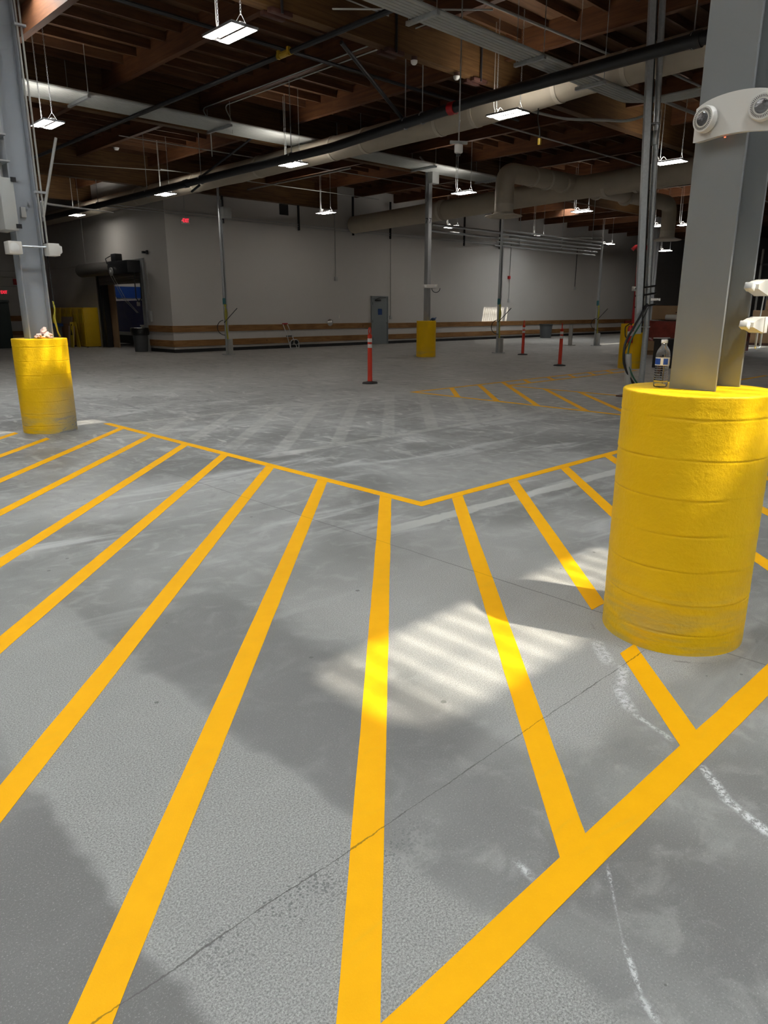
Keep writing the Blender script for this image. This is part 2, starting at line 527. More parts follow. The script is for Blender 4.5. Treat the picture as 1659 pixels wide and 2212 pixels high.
M['orange2'] = simple('red_orange_plastic', (0.60, 0.035, 0.012), 0.42, 0, 0.06, 6)
M['refl'] = simple('white_reflective_band', (0.62, 0.60, 0.58), 0.4, 0, 0.12, 40)
M['doorgrey'] = simple('grey_door_paint', (0.20, 0.225, 0.235), 0.45, 0, 0.05)
M['chrome'] = simple('chrome', (0.75, 0.75, 0.75), 0.15, 1.0, 0.05)
M['signblue'] = simple('blue_sign', (0.015, 0.05, 0.18), 0.4)
M['navy'] = simple('navy_paint', (0.006, 0.010, 0.12), 0.4, 0, 0.2, 3)
M['bluestripe'] = simple('blue_wall_stripe', (0.012, 0.07, 0.36), 0.5)
M['cabyellow'] = simple('yellow_cabinet_paint', (0.62, 0.40, 0.012), 0.4, 0, 0.12, 3)
M['cabyellow2'] = simple('pale_yellow_label', (0.72, 0.53, 0.03), 0.45, 0, 0.12, 3)
M['cardboard'] = simple('cardboard', (0.34, 0.215, 0.115), 0.75, 0, 0.12, 4)
M['cardboard2'] = simple('pale_cardboard', (0.36, 0.28, 0.20), 0.75, 0, 0.15, 4)
M['darkgreen'] = simple('dark_green_steel', (0.018, 0.030, 0.030), 0.5, 0, 0.2, 3)
M['bingrey'] = simple('grey_bin_plastic', (0.085, 0.092, 0.098), 0.5, 0, 0.12, 5)
M['bindark'] = simple('dark_bin_plastic', (0.028, 0.030, 0.033), 0.5, 0, 0.12, 5)
M['binblue'] = simple('blue_bin_lid', (0.012, 0.045, 0.17), 0.45)
M['bag'] = simple('black_bin_bag', (0.010, 0.010, 0.011), 0.3, 0, 0.2, 10, 0.7, 22)
M['redwrap'] = simple('red_stretch_wrap', (0.24, 0.038, 0.026), 0.22, 0, 0.55, 3.5, 0.6, 9, Coat_Weight=0.5)
M['paper'] = simple('white_paper', (0.60, 0.59, 0.56), 0.7, 0, 0.06)
M['redplastic'] = simple('red_enamel', (0.50, 0.015, 0.015), 0.3)
M['greencable'] = simple('green_cable', (0.02, 0.10, 0.05), 0.45)
M['blackcable'] = simple('black_cable', (0.012, 0.012, 0.013), 0.45)
M['yellowcable'] = simple('yellow_cable', (0.42, 0.40, 0.05), 0.5)
M['bluetape'] = simple('teal_tape', (0.03, 0.16, 0.19), 0.5)
M['rollsteel'] = simple('rolled_door_steel', (0.20, 0.19, 0.175), 0.4, 0.6, 0.18, 3)
M['aluminium'] = simple('bare_aluminium', (0.66, 0.66, 0.65), 0.35, 0.7, 0.08)
M['glove'] = simple('soft_pink_cloth', (0.62, 0.45, 0.42), 0.85, 0, 0.3, 14, 0.6, 40)
M['glovedark'] = simple('dark_cloth_patch', (0.035, 0.028, 0.028), 0.85)
M['valve'] = simple('brass_yellow', (0.42, 0.27, 0.02), 0.45)
M['bracket'] = simple('oxide_bracket', (0.065, 0.025, 0.018), 0.6)
M['white_lens'] = simple('frosted_lens', (0.72, 0.72, 0.70), 0.3)
M['cap'] = simple('white_cap', (0.80, 0.80, 0.78), 0.35)
M['labelblue'] = simple('blue_label_print', (0.012, 0.06, 0.33), 0.4)
M['labelwhite'] = simple('white_label_print', (0.72, 0.70, 0.66), 0.4)
M['led'] = emit('led_panel', (1.0, 0.945, 0.86), 43.0)
M['exit'] = emit('exit_red', (1.0, 0.02, 0.05), 1.8)
M['redled'] = emit('status_led', (1.0, 0.12, 0.05), 3.0)
t = NT('bottle_plastic')
M['bottle'] = t.bsdf((0.97, 0.98, 0.98), 0.03, 0, t.bump(t.noise(t.obj(), 40, 2), 0.08, 0.002), 0.5, Transmission_Weight=1.0, IOR=1.10)
t = NT('skylight_pane')
g = t.n('ShaderNodeBsdfGlossy'); g.inputs['Roughness'].default_value = 0.05
tr = t.n('ShaderNodeBsdfTransparent'); tr.inputs['Color'].default_value = (0.93, 0.95, 0.96, 1)
mx = t.n('ShaderNodeMixShader'); mx.inputs[0].default_value = 0.05
t.t.links.new(tr.outputs[0], mx.inputs[1]); t.t.links.new(g.outputs[0], mx.inputs[2])
t.t.links.new(mx.outputs[0], t.out.inputs['Surface'])
M['pane'] = t.m

# ------------------------------------------------------------------ the building shell
ZD = 6.75            # underside of the roof deck
XW, YW = 13.47, 25.2 # outside corner of the white room in the middle of the hall
X0, X1, Y0, Y1 = -9.0, 56.0, -11.0, 37.4

b = MB()
fx = [X0, -1.5, 1.15, 3.1, 10.4, X1]
fy = [Y0, -1.0, 0.3, 1.75, 10.2, Y1]
gv = {}
for i in range(6):
    for j in range(6):
        for k, zz in enumerate((0.0, -0.12)):
            gv[i, j, k] = b.bm.verts.new((fx[i], fy[j], zz))
for i in range(5):
    for j in range(5):
        q = b.bm.faces.new((gv[i, j, 0], gv[i + 1, j, 0], gv[i + 1, j + 1, 0], gv[i, j + 1, 0]))
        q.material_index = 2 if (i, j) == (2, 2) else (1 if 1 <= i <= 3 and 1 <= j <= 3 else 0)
        b.bm.faces.new((gv[i, j, 1], gv[i, j + 1, 1], gv[i + 1, j + 1, 1], gv[i + 1, j, 1]))
for i in range(5):
    b.bm.faces.new((gv[i, 0, 0], gv[i, 0, 1], gv[i + 1, 0, 1], gv[i + 1, 0, 0])); b.bm.faces.new((gv[i, 5, 0], gv[i + 1, 5, 0], gv[i + 1, 5, 1], gv[i, 5, 1]))
    b.bm.faces.new((gv[0, i, 0], gv[0, i + 1, 0], gv[0, i + 1, 1], gv[0, i, 1])); b.bm.faces.new((gv[5, i, 0], gv[5, i, 1], gv[5, i + 1, 1], gv[5, i + 1, 0]))
fo = struct(b.build('floor', M['floor'], smooth=0))
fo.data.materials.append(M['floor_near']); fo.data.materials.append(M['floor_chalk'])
b = MB(); b.box(XW, X1, YW, YW + 0.2, 0, ZD)
struct(b.build('wall_back', M['wall'], smooth=0))
b = MB()   # side wall with the roll-up door opening (Y 27.4..31.2, up to z 2.75)
b.box(XW, XW + 0.2, YW + 0.2, 27.35, 0, ZD); b.box(XW, XW + 0.2, 31.25, Y1, 0, ZD); b.box(XW, XW + 0.2, 27.35, 31.25, 2.75, ZD)
struct(b.build('wall_left', M['wall'], smooth=0))
b = MB(); b.box(X0, XW + 0.2, Y1, Y1 + 0.2, 0, ZD)
struct(b.build('wall_far', M['wall'], smooth=0))
b = MB(); b.box(X0 - 0.2, X0, Y0, Y1, 0, ZD)
struct(b.build('wall_side', M['wall'], smooth=0))
b = MB(); b.box(X0 - 0.2, X1 + 0.2, Y0 - 0.2, Y0, 0, ZD)
struct(b.build('wall_behind', M['wall'], smooth=0))
b = MB(); b.box(X1, X1 + 0.2, Y0, YW + 0.2, 0, ZD)
struct(b.build('wall_right', simple('dark_wall_paint', (0.10, 0.10, 0.105), 0.6), smooth=0))
# the room behind the roll-up door
b = MB(); b.box(19.5, 19.7, YW + 0.2, 37.2, 0, ZD)
struct(b.build('wall_store', M['wall'], smooth=0))
b = MB(); b.box(XW + 0.2, 19.5, 37.0, 37.2, 0, ZD)
struct(b.build('wall_store_side', M['wall'], smooth=0))
b = MB(); b.box(XW + 0.2, 19.5, 36.96, 37.0, 2.15, 2.72)
struct(b.build('trim_9', M['bluestripe'], smooth=0))

# skylights: (x0, x1, y0, y1); several unseen ones added to brighten the near floor
SKY = [(3.05, 5.60, -2.37, -1.55), (3.05, 5.60, 6.14, 6.68), (3.25, 5.50, 13.45, 14.30), (-1.69, 0.68, -2.40, -1.55),
       (33.0, 35.25, 21.75, 22.32), (32.4, 34.9, 13.52, 13.95), (-1.69, 0.68, 5.6, 6.45), (-6.5, -4.2, -2.4, -1.55), (-6.5, -4.2, 5.6, 6.45),
       (33.2, 36.0, 7.35, 7.85), (10.55, 12.8, -6.6, -5.8), (3.19, 5.56, -8.6, -7.7), (-1.69, 0.68, -8.6, -7.7)]
xs = sorted({X0 - 0.2, X1 + 0.2} | {v for s in SKY for v in s[:2]})
ys = sorted({Y0 - 0.2, Y1 + 0.2} | {v for s in SKY for v in s[2:]})
b = MB()
for i in range(len(xs) - 1):
    run = None
    for j in range(len(ys) - 1):
        cx, cy = (xs[i] + xs[i + 1]) / 2, (ys[j] + ys[j + 1]) / 2
        hole = any(s[0] < cx < s[1] and s[2] < cy < s[3] for s in SKY)
        if hole:
            if run is not None:
                b.box(xs[i], xs[i + 1], run, ys[j], ZD, ZD + 0.06); run = None
        elif run is None:
            run = ys[j]
    if run is not None:
        b.box(xs[i], xs[i + 1], run, ys[-1], ZD, ZD + 0.06)
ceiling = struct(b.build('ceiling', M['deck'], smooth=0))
for k, (a0, a1, c0, c1) in enumerate(SKY):
    o = (a0, c0, ZD)
    w = MB(o)
    for q in ((a0 - .05, a0, c0 - .05, c1 + .05), (a1, a1 + .05, c0 - .05, c1 + .05), (a0, a1, c0 - .05, c0), (a0, a1, c1, c1 + .05)):
        w.box(*q, ZD + 0.061, ZD + 0.26)
    win = struct(w.build('window_%d' % (k + 1), M['plastic'], smooth=0))
    p = MB(o); p.box(a0, a1, c0, c1, ZD + 0.25, ZD + 0.256)
    p.build('pane', M['pane'], win, smooth=0)
    g = MB(o)
    n = int(round((a1 - a0) / 0.17))
    for i in range(1, n):
        xx = a0 + (a1 - a0) * i / n
        g.box(xx - 0.022, xx + 0.022, c0, c1, ZD + 0.12, ZD + 0.14)
    cm = (c0 + c1) / 2
    g.box(a0, a1, cm - 0.008, cm + 0.008, ZD + 0.10, ZD + 0.118)
    g.build('security_grille', M['galv'], win, smooth=0)

# roof framing: parts of the ceiling
GY = [-7.2, 1.38, 9.94, 17.4]
GX = {17.4: (X0, X1), 9.94: (X0, X1), 1.38: (X0, X1), -7.2: (X0, X1)}
for gy in GY:
    g = MB(); g.box(GX[gy][0], GX[gy][1], gy - 0.11, gy + 0.11, 5.84, ZD)
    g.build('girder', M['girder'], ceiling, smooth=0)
g = MB(); g.box(X0, 21.4, 24.92, 25.18, 5.68, ZD); g.build('girder', M['girder'], ceiling, smooth=0)
g = MB(); g.box(X0, XW, 31.2, 31.42, 5.84, ZD); g.build('girder', M['girder'], ceiling, smooth=0)
spans = [(-7.09, 1.27), (1.49, 9.83), (10.05, 17.29), (17.51, 24.92)]
pxs = [5.6 + 2.44 * k for k in range(-5, 20)]
for i, px in enumerate(pxs):
    for (a, c) in spans:
        if c < 5 and (px > 30):
            continue
        if abs(px - 3.16) < 0.1 and c < 12:
            continue   # the bay beside the skylights is framed out
        top = 24.92 if px < 21.4 else 25.2
        c2 = top if c == 24.92 else c
        g = MB(); g.box(px - 0.065, px + 0.065, a, c2, 6.30, ZD)
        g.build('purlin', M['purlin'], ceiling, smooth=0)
    if px < XW:
        g = MB(); g.box(px - 0.065, px + 0.065, 25.18, 31.2, 6.30, ZD)
        g.build('purlin', M['purlin'], ceiling, smooth=0)
jlist = []
for i in range(len(pxs) - 1):
    xa, xb = pxs[i] + 0.066, pxs[i + 1] - 0.066
    yy = -7.0
    while yy < 24.8:
        inside = any(abs(yy - gy) < 0.14 for gy in GY)
        onsky = any(s[0] < xb - .1 and s[1] > xa + .1 and s[2] - .05 < yy < s[3] + .05 for s in SKY)
        if not inside and not onsky:
            d = math.hypot((xa + xb) / 2, yy)
            ang = math.degrees(math.atan2(yy, (xa + xb) / 2))
            vis = 14 < ang < 80 and yy > 2.0
            jlist.append((0 if vis and d > 8 else 1, d, xa, xb, yy))
        yy += 0.61
jlist.sort()
rest = MB()
for k, (v, d, xa, xb, yy) in enumerate(jlist):
    if k < 100:
        g = MB(); g.box(xa, xb, yy - 0.022, yy + 0.022, 6.585, ZD)
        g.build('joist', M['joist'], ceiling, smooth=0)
    else:
        rest.box(xa, xb, yy - 0.022, yy + 0.022, 6.585, ZD)
r = rest.build('joist', M['joist'], ceiling, smooth=0)
r['kind'] = 'stuff'

# bumper boards, skirting
def trim(k, mat, *boxes, name='trim_%d'):
    b = MB()
    for q in boxes:
        b.box(*q, bevel=0.006)
    return struct(b.build(name % k if '%' in name else name, mat, smooth=0))
DX0, DX1 = 23.62, 24.62
trim(1, M['rail'], (XW - 0.04, DX0 - 0.05, YW - 0.045, YW - 0.002, 0.75, 0.985))
trim(2, M['rail'], (XW - 0.04, DX0 - 0.05, YW - 0.045, YW - 0.002, 0.215, 0.45))
trim(3, M['rail'], (DX1 + 0.05, X1, YW - 0.045, YW - 0.002, 0.72, 0.955))
trim(4, M['rail'], (DX1 + 0.05, X1, YW - 0.045, YW - 0.002, 0.20, 0.435))
trim(5, M['rail_y'], (XW - 0.045, XW - 0.002, YW, 27.15, 0.75, 0.985))
trim(6, M['rail_y'], (XW - 0.045, XW - 0.002, YW, 27.15, 0.215, 0.45))
trim(7, M['rail'], (X0, 13.3, Y1 - 0.045, Y1 - 0.002, 1.05, 1.29))
trim(8, M['rail'], (X0, 13.3, Y1 - 0.045, Y1 - 0.002, 0.35, 0.59))
trim(0, M['black'], (XW - 0.015, DX0 - 0.05, YW - 0.016, YW - 0.001, 0, 0.125), name='baseboard_back')
trim(0, M['black'], (DX1 + 0.05, X1, YW - 0.016, YW - 0.001, 0, 0.125), name='baseboard_right')
trim(0, M['black'], (XW - 0.016, XW - 0.001, YW, 27.25, 0, 0.125), name='baseboard_left')

# grey man door
d = MB((DX0, YW, 0))
d.box(DX0 + 0.02, DX1 - 0.02, YW - 0.045, YW - 0.005, 0.01, 2.12, bevel=0.004)
door = struct(d.build('door_1', M['doorgrey'], smooth=0))
def dpart(name, mat, fn):
    b = MB((DX0, YW, 0)); fn(b); return b.build(name, mat, door)
dpart('door_frame', M['doorgrey'], lambda b: (b.box(DX0 - 0.045, DX0 + 0.012, YW - 0.06, YW - 0.002, 0, 2.18), b.box(DX1 - 0.012, DX1 + 0.045, YW - 0.06, YW - 0.002, 0, 2.18), b.box(DX0 + 0.012, DX1 - 0.012, YW - 0.06, YW - 0.002, 2.13, 2.18)))
dpart('sign', M['signblue'], lambda b: b.box(24.0, 24.26, YW - 0.05, YW - 0.046, 1.34, 1.61))
dpart('door_knob', M['chrome'], lambda b: b.lathe([(0.012, 0), (0.014, 0.04), (0.032, 0.05), (0.036, 0.065), (0.025, 0.08), (0.001, 0.083)], (24.53, YW - 0.046, 0.95), 16, Matrix.Rotation(PI / 2, 3, 'X')))
dpart('door_closer', M['blackmetal'], lambda b: (b.box(23.80, 24.15, YW - 0.10, YW - 0.046, 1.96, 2.03, bevel=0.008), b.tube([(23.84, YW - 0.08, 2.03), (23.95, YW - 0.22, 2.10), (24.5, YW - 0.06, 2.12)], 0.012, 6)))
for hz in (0.25, 1.05, 1.85):
    dpart('hinge', M['blackmetal'], lambda b: b.box(DX0 + 0.01, DX0 + 0.035, YW - 0.062, YW - 0.046, hz - 0.06, hz + 0.06))

# roll-up door in the side wall
RO = (XW, 29.3, 0)
def rb(): return MB(RO)
b = rb()
b.box(XW - 0.05, XW - 0.02, 27.38, 31.2, 2.56, 2.60)
for k in range(9):
    z0 = 2.60 + 0.055 * k
    b.prism([(XW - 0.045, 27.38, z0), (XW - 0.02, 27.38, z0), (XW - 0.02, 27.38, z0 + 0.055), (XW - 0.045, 27.38, z0 + 0.055), (XW - 0.065, 27.38, z0 + 0.027)], (0, 3.82, 0))
rdoor = struct(b.build('door_2', M['rollsteel'], smooth=0))
b = rb(); b.lathe([(0.02, 0), (0.27, 0.0), (0.275, 0.05), (0.26, 0.06), (0.26, 3.1), (0.275, 3.14), (0.27, 3.2), (0.02, 3.2)], (XW - 0.33, 29.0, 3.17), 28, Matrix.Rotation(-PI / 2, 3, 'X'))
b.build('hood', M['rollsteel'], rdoor)
for (ya, yb) in ((27.05, 27.32), (31.28, 31.38)):
    b = rb(); b.box(XW - 0.10, XW - 0.01, ya, yb, 0, 3.46, bevel=0.004)
    b.build('track', M['galv'] if ya < 28 else M['blackmetal'], rdoor, smooth=0)
b = rb(); b.box(XW - 0.62, XW - 0.02, 27.2, 28.9, 2.93, 3.38, bevel=0.02); b.box(XW - 0.5, XW - 0.2, 28.45, 28.85, 3.38, 3.68, bevel=0.03)
b.tube([(XW - 0.5, 28.85, 3.6), (XW - 0.6, 29.1, 3.5), (XW - 0.55, 29.05, 3.25)], 0.02, 6)
b.build('motor', M['blackmetal'], rdoor)
b = rb(); b.lathe([(0.13, 0), (0.16, 0.02), (0.16, 0.05), (0.05, 0.06), (0.05, 0.10), (0.001, 0.101)], (XW - 0.63, 28.55, 3.0), 20, Matrix.Rotation(-PI / 2, 3, 'Y'))
b.build('chain_wheel', M['aluminium'], rdoor)
b = rb(); b.tube([(XW - 0.68, 28.5, 2.95), (XW - 0.4, 28.1, 2.0), (XW - 0.2, 27.5, 1.45)], 0.010, 5); b.tube([(XW - 0.68, 28.7, 2.95), (XW - 0.4, 28.3, 2.0), (XW - 0.2, 27.6, 1.45)], 0.010, 5)
b.build('pull_chain', M['aluminium'], rdoor)
b = rb(); b.tube([(XW - 0.3, 27.35, 2.95), (XW - 0.3, 27.36, 2.0), (XW - 0.25, 27.25, 1.85), (XW - 0.2, 27.12, 2.0), (XW - 0.2, 27.08, 2.9)], 0.022, 6)
b.build('cable_loop', M['blackcable'], rdoor)
b = rb(); b.box(XW - 0.10, XW - 0.002, 26.72, 26.86, 1.12, 1.52, bevel=0.01); b.tube([(XW - 0.03, 26.8, 1.5), (XW - 0.03, 26.85, 3.3)], 0.014, 6)
b.build('control_box', M['greybox'], rdoor)
b = rb(); b.box(XW - 0.02, XW + 0.22, 31.0, 31.25, 0, 2.75)
b.build('jamb', M['blackmetal'], rdoor, smooth=0)

# ------------------------------------------------------------------ floor markings
T = 0.1
def stripe(b, c, x_lo, x_hi, w=T, z=0.0016):
    """45 degree stripe X-Y=c from x_lo to x_hi, ends cut square to the 45 degrees or parallel to borders"""
    h = w / math.sqrt(2)
    n = max(2, int((x_hi - x_lo) / 0.12))
    L, Rr = [], []
    for i in range(n + 1):
        x = x_lo + (x_hi - x_lo) * i / n
        j1 = (mnoise.noise(Vector((x * 7, c * 3, 0))) ) * 0.0035
        j2 = (mnoise.noise(Vector((x * 7, c * 3, 9))) ) * 0.0035
        L.append((x, x - c + h + j1)); Rr.append((x, x - c - h + j2))
    return L, Rr

def strip_mesh(b, L, R, z):
    bm = b.bm
    a = [bm.verts.new(Vector((p[0], p[1], z)) - b.org) for p in L]
    c = [bm.verts.new(Vector((p[0], p[1], z)) - b.org) for p in R]
    a0 = [bm.verts.new(Vector((p[0], p[1], 0.0)) - b.org) for p in L]
    c0 = [bm.verts.new(Vector((p[0], p[1], 0.0)) - b.org) for p in R]
    for i in range(len(L) - 1):
        bm.faces.new((a[i], c[i], c[i + 1], a[i + 1]))
        bm.faces.new((a[i], a[i + 1], a0[i + 1], a0[i]))
        bm.faces.new((c[i + 1], c[i], c0[i], c0[i + 1]))
    bm.faces.new((a[0], a0[0], c0[0], c[0])); bm.faces.new((c[-1], c0[-1], a0[-1], a[-1]))

def line(b, p, q, w=T, z=0.0018):
    p, q = Vector((p[0], p[1])), Vector((q[0], q[1]))
    d = (q - p); Ln = d.length; d.normalize(); nn = Vector((-d.y, d.x))
    k = max(2, int(Ln / 0.15))
    L, R = [], []
    for i in range(k + 1):
        s = p + d * (Ln * i / k)
        j1 = mnoise.noise(Vector((s.x * 6, s.y * 6, 3))) * 0.003
        j2 = mnoise.noise(Vector((s.x * 6, s.y * 6, 13))) * 0.003
        L.append(s + nn * (w / 2 + j1)); R.append(s - nn * (w / 2 - j2))
    strip_mesh(b, L, R, z)

mk = thing('floor_marking', 'large yellow chevron hatching on the concrete floor, wrapping the near yellow column guard', 'floor marking', (4.2, 3.89, 0))
O = (4.2, 3.89, 0)
mz = [0.0018]
def mline(p, q, name='border_line'):
    mz[0] += 0.0002
    b = MB(O); line(b, p, q, T, mz[0]); b.build(name, M['tape'], mk, smooth=0)
mline((4.2, 10.0), (4.2, 3.84))
mline((4.15, 3.885), (12.0, 3.885))
mline((-1.2, 0.84), (8.0, 0.84))
for c in (-0.11, -0.965, -1.815, -2.68, -3.555, -4.43, -5.27, -6.16, -7.02):
    b = MB(O)
    top = 4.17
    if c == -6.16: top = 3.15
    if c == -7.02: top = 3.00
    if c > -5.2:
        lo = max(0.84 + c, -2.5)
    else:
        lo = 0.6
    L, R = stripe(b, c, lo, top)
    strip_mesh(b, L, R, 0.0014); b.build('stripe', M['tape'], mk, smooth=0)
for c, spans_ in ((0.765, [(0.84, 3.87)]), (1.57, [(1.765, 3.87), (0.84, 1.41)]), (2.455, [(1.80, 3.87)]), (3.335, [(0.84, 3.87)]), (4.2, [(0.84, 3.87)]), (5.05, [(0.84, 3.87)]), (5.9, [(0.84, 3.87)])):
    for (ya, yb) in spans_:
        b = MB(O)
        h = T / math.sqrt(2)
        n = max(2, int((yb - ya) / 0.12)); L = []; R = []
        for i in range(n + 1):
            yv = ya + (yb - ya) * i / n
            j1 = mnoise.noise(Vector((yv * 7, c * 3, 2))) * 0.0035; j2 = mnoise.noise(Vector((yv * 7, c * 3, 7))) * 0.0035
            L.append((yv + c - h + j1, yv)); R.append((yv + c + h + j2, yv))
        strip_mesh(b, L, R, 0.0014); b.build('stripe', M['tape'], mk, smooth=0)

O = (10.25, 9.75, 0)
mk = thing('floor_marking', 'yellow triangle hatching on the far floor, pointed tip behind the near chevron, in front of the orange posts', 'floor marking', O)
mline((10.25, 9.80), (10.25, 3.2)); mline((10.2, 9.745), (12.6, 9.745)); mline((12.6, 9.2), (12.6, 6.55))
for c in (1.65, 2.56, 3.40, 4.33, 5.13):
    b = MB(O); x1 = min(12.6 if c > 4 else 99, 9.72 + c)
    L, R = stripe(b, c, 10.25, x1); strip_mesh(b, L, R, 0.0014); b.build('stripe', M['tape'], mk, smooth=0)
O = (12.65, 9.5, 0)
mk = thing('floor_marking', 'narrow yellow ladder strip with short rungs leading to the yellow guard of the red standpipe', 'floor marking', O)
mline((12.65, 9.745), (18.35, 9.745)); mline((12.65, 9.22), (18.35, 9.22))
for xx in (13.95, 14.9, 15.82, 16.75, 17.65):
    b = MB(O); line(b, (xx, 9.72), (xx - 0.47, 9.25), 0.1, 0.0014); b.build('rung', M['tape'], mk, smooth=0)
O = (18, 6.24, 0)
b = MB(O); line(b, (15.5, 6.24), (19.2, 6.24), 0.1); o = b.build('floor_marking', M['tape'], None, smooth=0)
tag(o, 'single short yellow line on the dark floor right of the near grey column', 'floor marking')

# ------------------------------------------------------------------ column guards and steel columns
def guard(cx, cy, label, mat, H=1.2, r=0.332, seed=0, seg=96, fine=True):
    o = (cx, cy, 0)
    ringz = [1.10, 0.92, 0.745, 0.575, 0.41, 0.25, 0.10]
    prof = []
    n = 330 if fine else 40
    for i in range(n + 1):
        z = H * i / n
        prof.append((r, z))
    zr = 0.010
    prof = [p for p in prof if p[1] <= H - zr]
    prof += [(r - zr * (1 - math.cos(a)), H - zr + zr * math.sin(a)) for a in (0.3, 0.7, 1.1, 1.45)]
    prof += [(r * 0.8, H), (r * 0.4, H), (0.01, H)]
    def disp(a, z):
        if z > H - 0.02 or not fine:
            return 0
        p = Vector((math.cos(a) * 2.2, math.sin(a) * 2.2, z * 2.0 + seed))
        d = 0.0012 * mnoise.noise(p) + 0.0010 * mnoise.noise(p * 11) + 0.0007 * mnoise.noise(p * 30)
        for k, rz in enumerate(ringz):
            dz = abs(z - rz - 0.012 * mnoise.noise(Vector((math.cos(a), math.sin(a), k * 3.3 + seed))))
            if dz < 0.008:
                d -= 0.0042 * (1 - dz / 0.008) * max(0.06, 0.55 + 1.0 * mnoise.noise(Vector((a * 1.6, k * 5.1, seed))))
            sgn = z - rz
            if 0 < sgn < 0.03:
                d += 0.0016 * (1 - sgn / 0.03)
        return d
    b = MB(o); b.lathe(prof, o, seg, None, disp)
    g = b.build('column_guard', mat, None, smooth=40)
    return tag(g, label, 'column guard', 'yellow column guards')

guard(3.37, 1.38, 'big round yellow guard at right, nearest the camera, a water bottle on top', M['guard'])
guard(3.41, 9.94, 'round yellow guard at left with scuffed grey foot and crumpled gloves on top', M['guard_worn'], seed=5)
guard(18.6, 17.1, 'round yellow guard at the foot of the thin grey column beside the grey door', M['guard'], seed=9, seg=48, fine=False)
guard(18.90, 9.73, 'round yellow guard below the red standpipe with a fire extinguisher hung on it', M['guard'], r=0.30, seed=3, seg=48, fine=False)

def hcolumn(name, label, x0, x1, y0, y1, z0, z1, mat, th=0.017, tw=0.011):
    o = ((x0 + x1) / 2, (y0 + y1) / 2, z0)
    root = thing(name, label, 'steel column', o)
    for (a, c) in ((x0, x0 + th), (x1 - th, x1)):
        b = MB(o); b.box(a, c, y0, y1, z0, z1, bevel=0.002); b.build('flange', mat, root)
    ym = (y0 + y1) / 2
    b = MB(o); b.box(x0 + th, x1 - th, ym - tw / 2, ym + tw / 2, z0, z1); b.build('web', mat, root, smooth=0)
    return root
hcolumn('steel_column', 'tall grey steel column at right rising from the near yellow guard', 3.29, 3.59, 1.275, 1.485, 1.2, 5.84, M['colpaint'])
hcolumn('steel_column', 'tall grey steel column at left edge rising from the scuffed yellow guard', 3.26, 3.56, 9.835, 10.045, 1.2, 5.84, M['colpaint_daylit'])
# thin mid column
o = (18.6, 17.1, 1.2)
root = thing('steel_column', 'thin grey steel column in the middle with a stencilled 7, right of the grey door', 'steel column', o)
b = MB(o); b.box(18.54, 18.70, 17.02, 17.18, 1.2, 5.84, bevel=0.004); b.build('shaft', M['colpaint2'], root)
b = MB(o); b.box(18.42, 18.48, 17.04, 17.08, 4.95, 5.84); b.build('slotted_strut', M['galv'], root, smooth=0)
b = MB(o); b.tube([(18.36, 17.28, 6.3), (18.5, 17.03, 6.02)], 0.03, 6); b.build('brace', M['colpaint2'], root)
def text_mesh(name, body, size, mat, parent, loc, rot, extrude=0.002):
    cu = bpy.data.curves.new('txt', 'FONT'); cu.body = body; cu.size = size; cu.extrude = extrude
    cu.align_x = 'CENTER'; cu.align_y = 'CENTER'
    tmp = bpy.data.objects.new('txt', cu); COL.objects.link(tmp)
    dg = bpy.context.evaluated_depsgraph_get(); dg.update()
    me = bpy.data.meshes.new_from_object(tmp.evaluated_get(dg))
    bpy.data.objects.remove(tmp)
    me.materials.clear(); me.materials.append(mat)
    ob = link(bpy.data.objects.new(name, me)); ob.parent = parent; ob.location = loc; ob.rotation_euler = rot
    return ob
text_mesh('stencil_number', '7', 0.24, M['black'], root, (0.02, -0.083, 3.17), (PI / 2, 0, 0))
text_mesh('stencil_number', '7', 0.24, M['black'], root, (-0.063, 0.0, 3.17), (PI / 2, 0, -PI / 2))
b = MB((18.6, 17.1, 5.49)); b.box(18.46, 18.78, 16.80, 17.015, 5.49, 5.99, bevel=0.01)
tag(b.build('junction_box', M['greybox']), 'grey square junction box high on the thin grey middle column', 'junction box')
# red standpipe
o = (18.98, 9.70, 1.2)
root = thing('standpipe', 'thick red standpipe standing in a yellow guard behind the galvanized pole', 'standpipe', o)
b = MB(o); b.tube([(18.98, 9.70, 1.2), (18.98, 9.70, 3.12)], 0.105, 20); b.lathe([(0.14, 1.2), (0.14, 1.23), (0.106, 1.235)], (18.98, 9.70, 0), 20); b.build('pipe', M['redcol'], root)
b = MB(o); b.lathe([(0.12, 0), (0.14, 0.03), (0.14, 0.10), (0.09, 0.16), (0.001, 0.17)], (18.98, 9.70, 3.08), 20); b.tube([(18.98, 9.70, 3.16), (18.86, 9.82, 3.18), (18.80, 9.88, 3.10)], 0.05, 10); b.build('valve_head', M['redcol'], root)
hcolumn('steel_column', 'far pale grey steel column seen between galvanized pole and near grey column', 34.85, 35.15, 17.1, 17.28, 0, 5.84, M['colpaint2'])

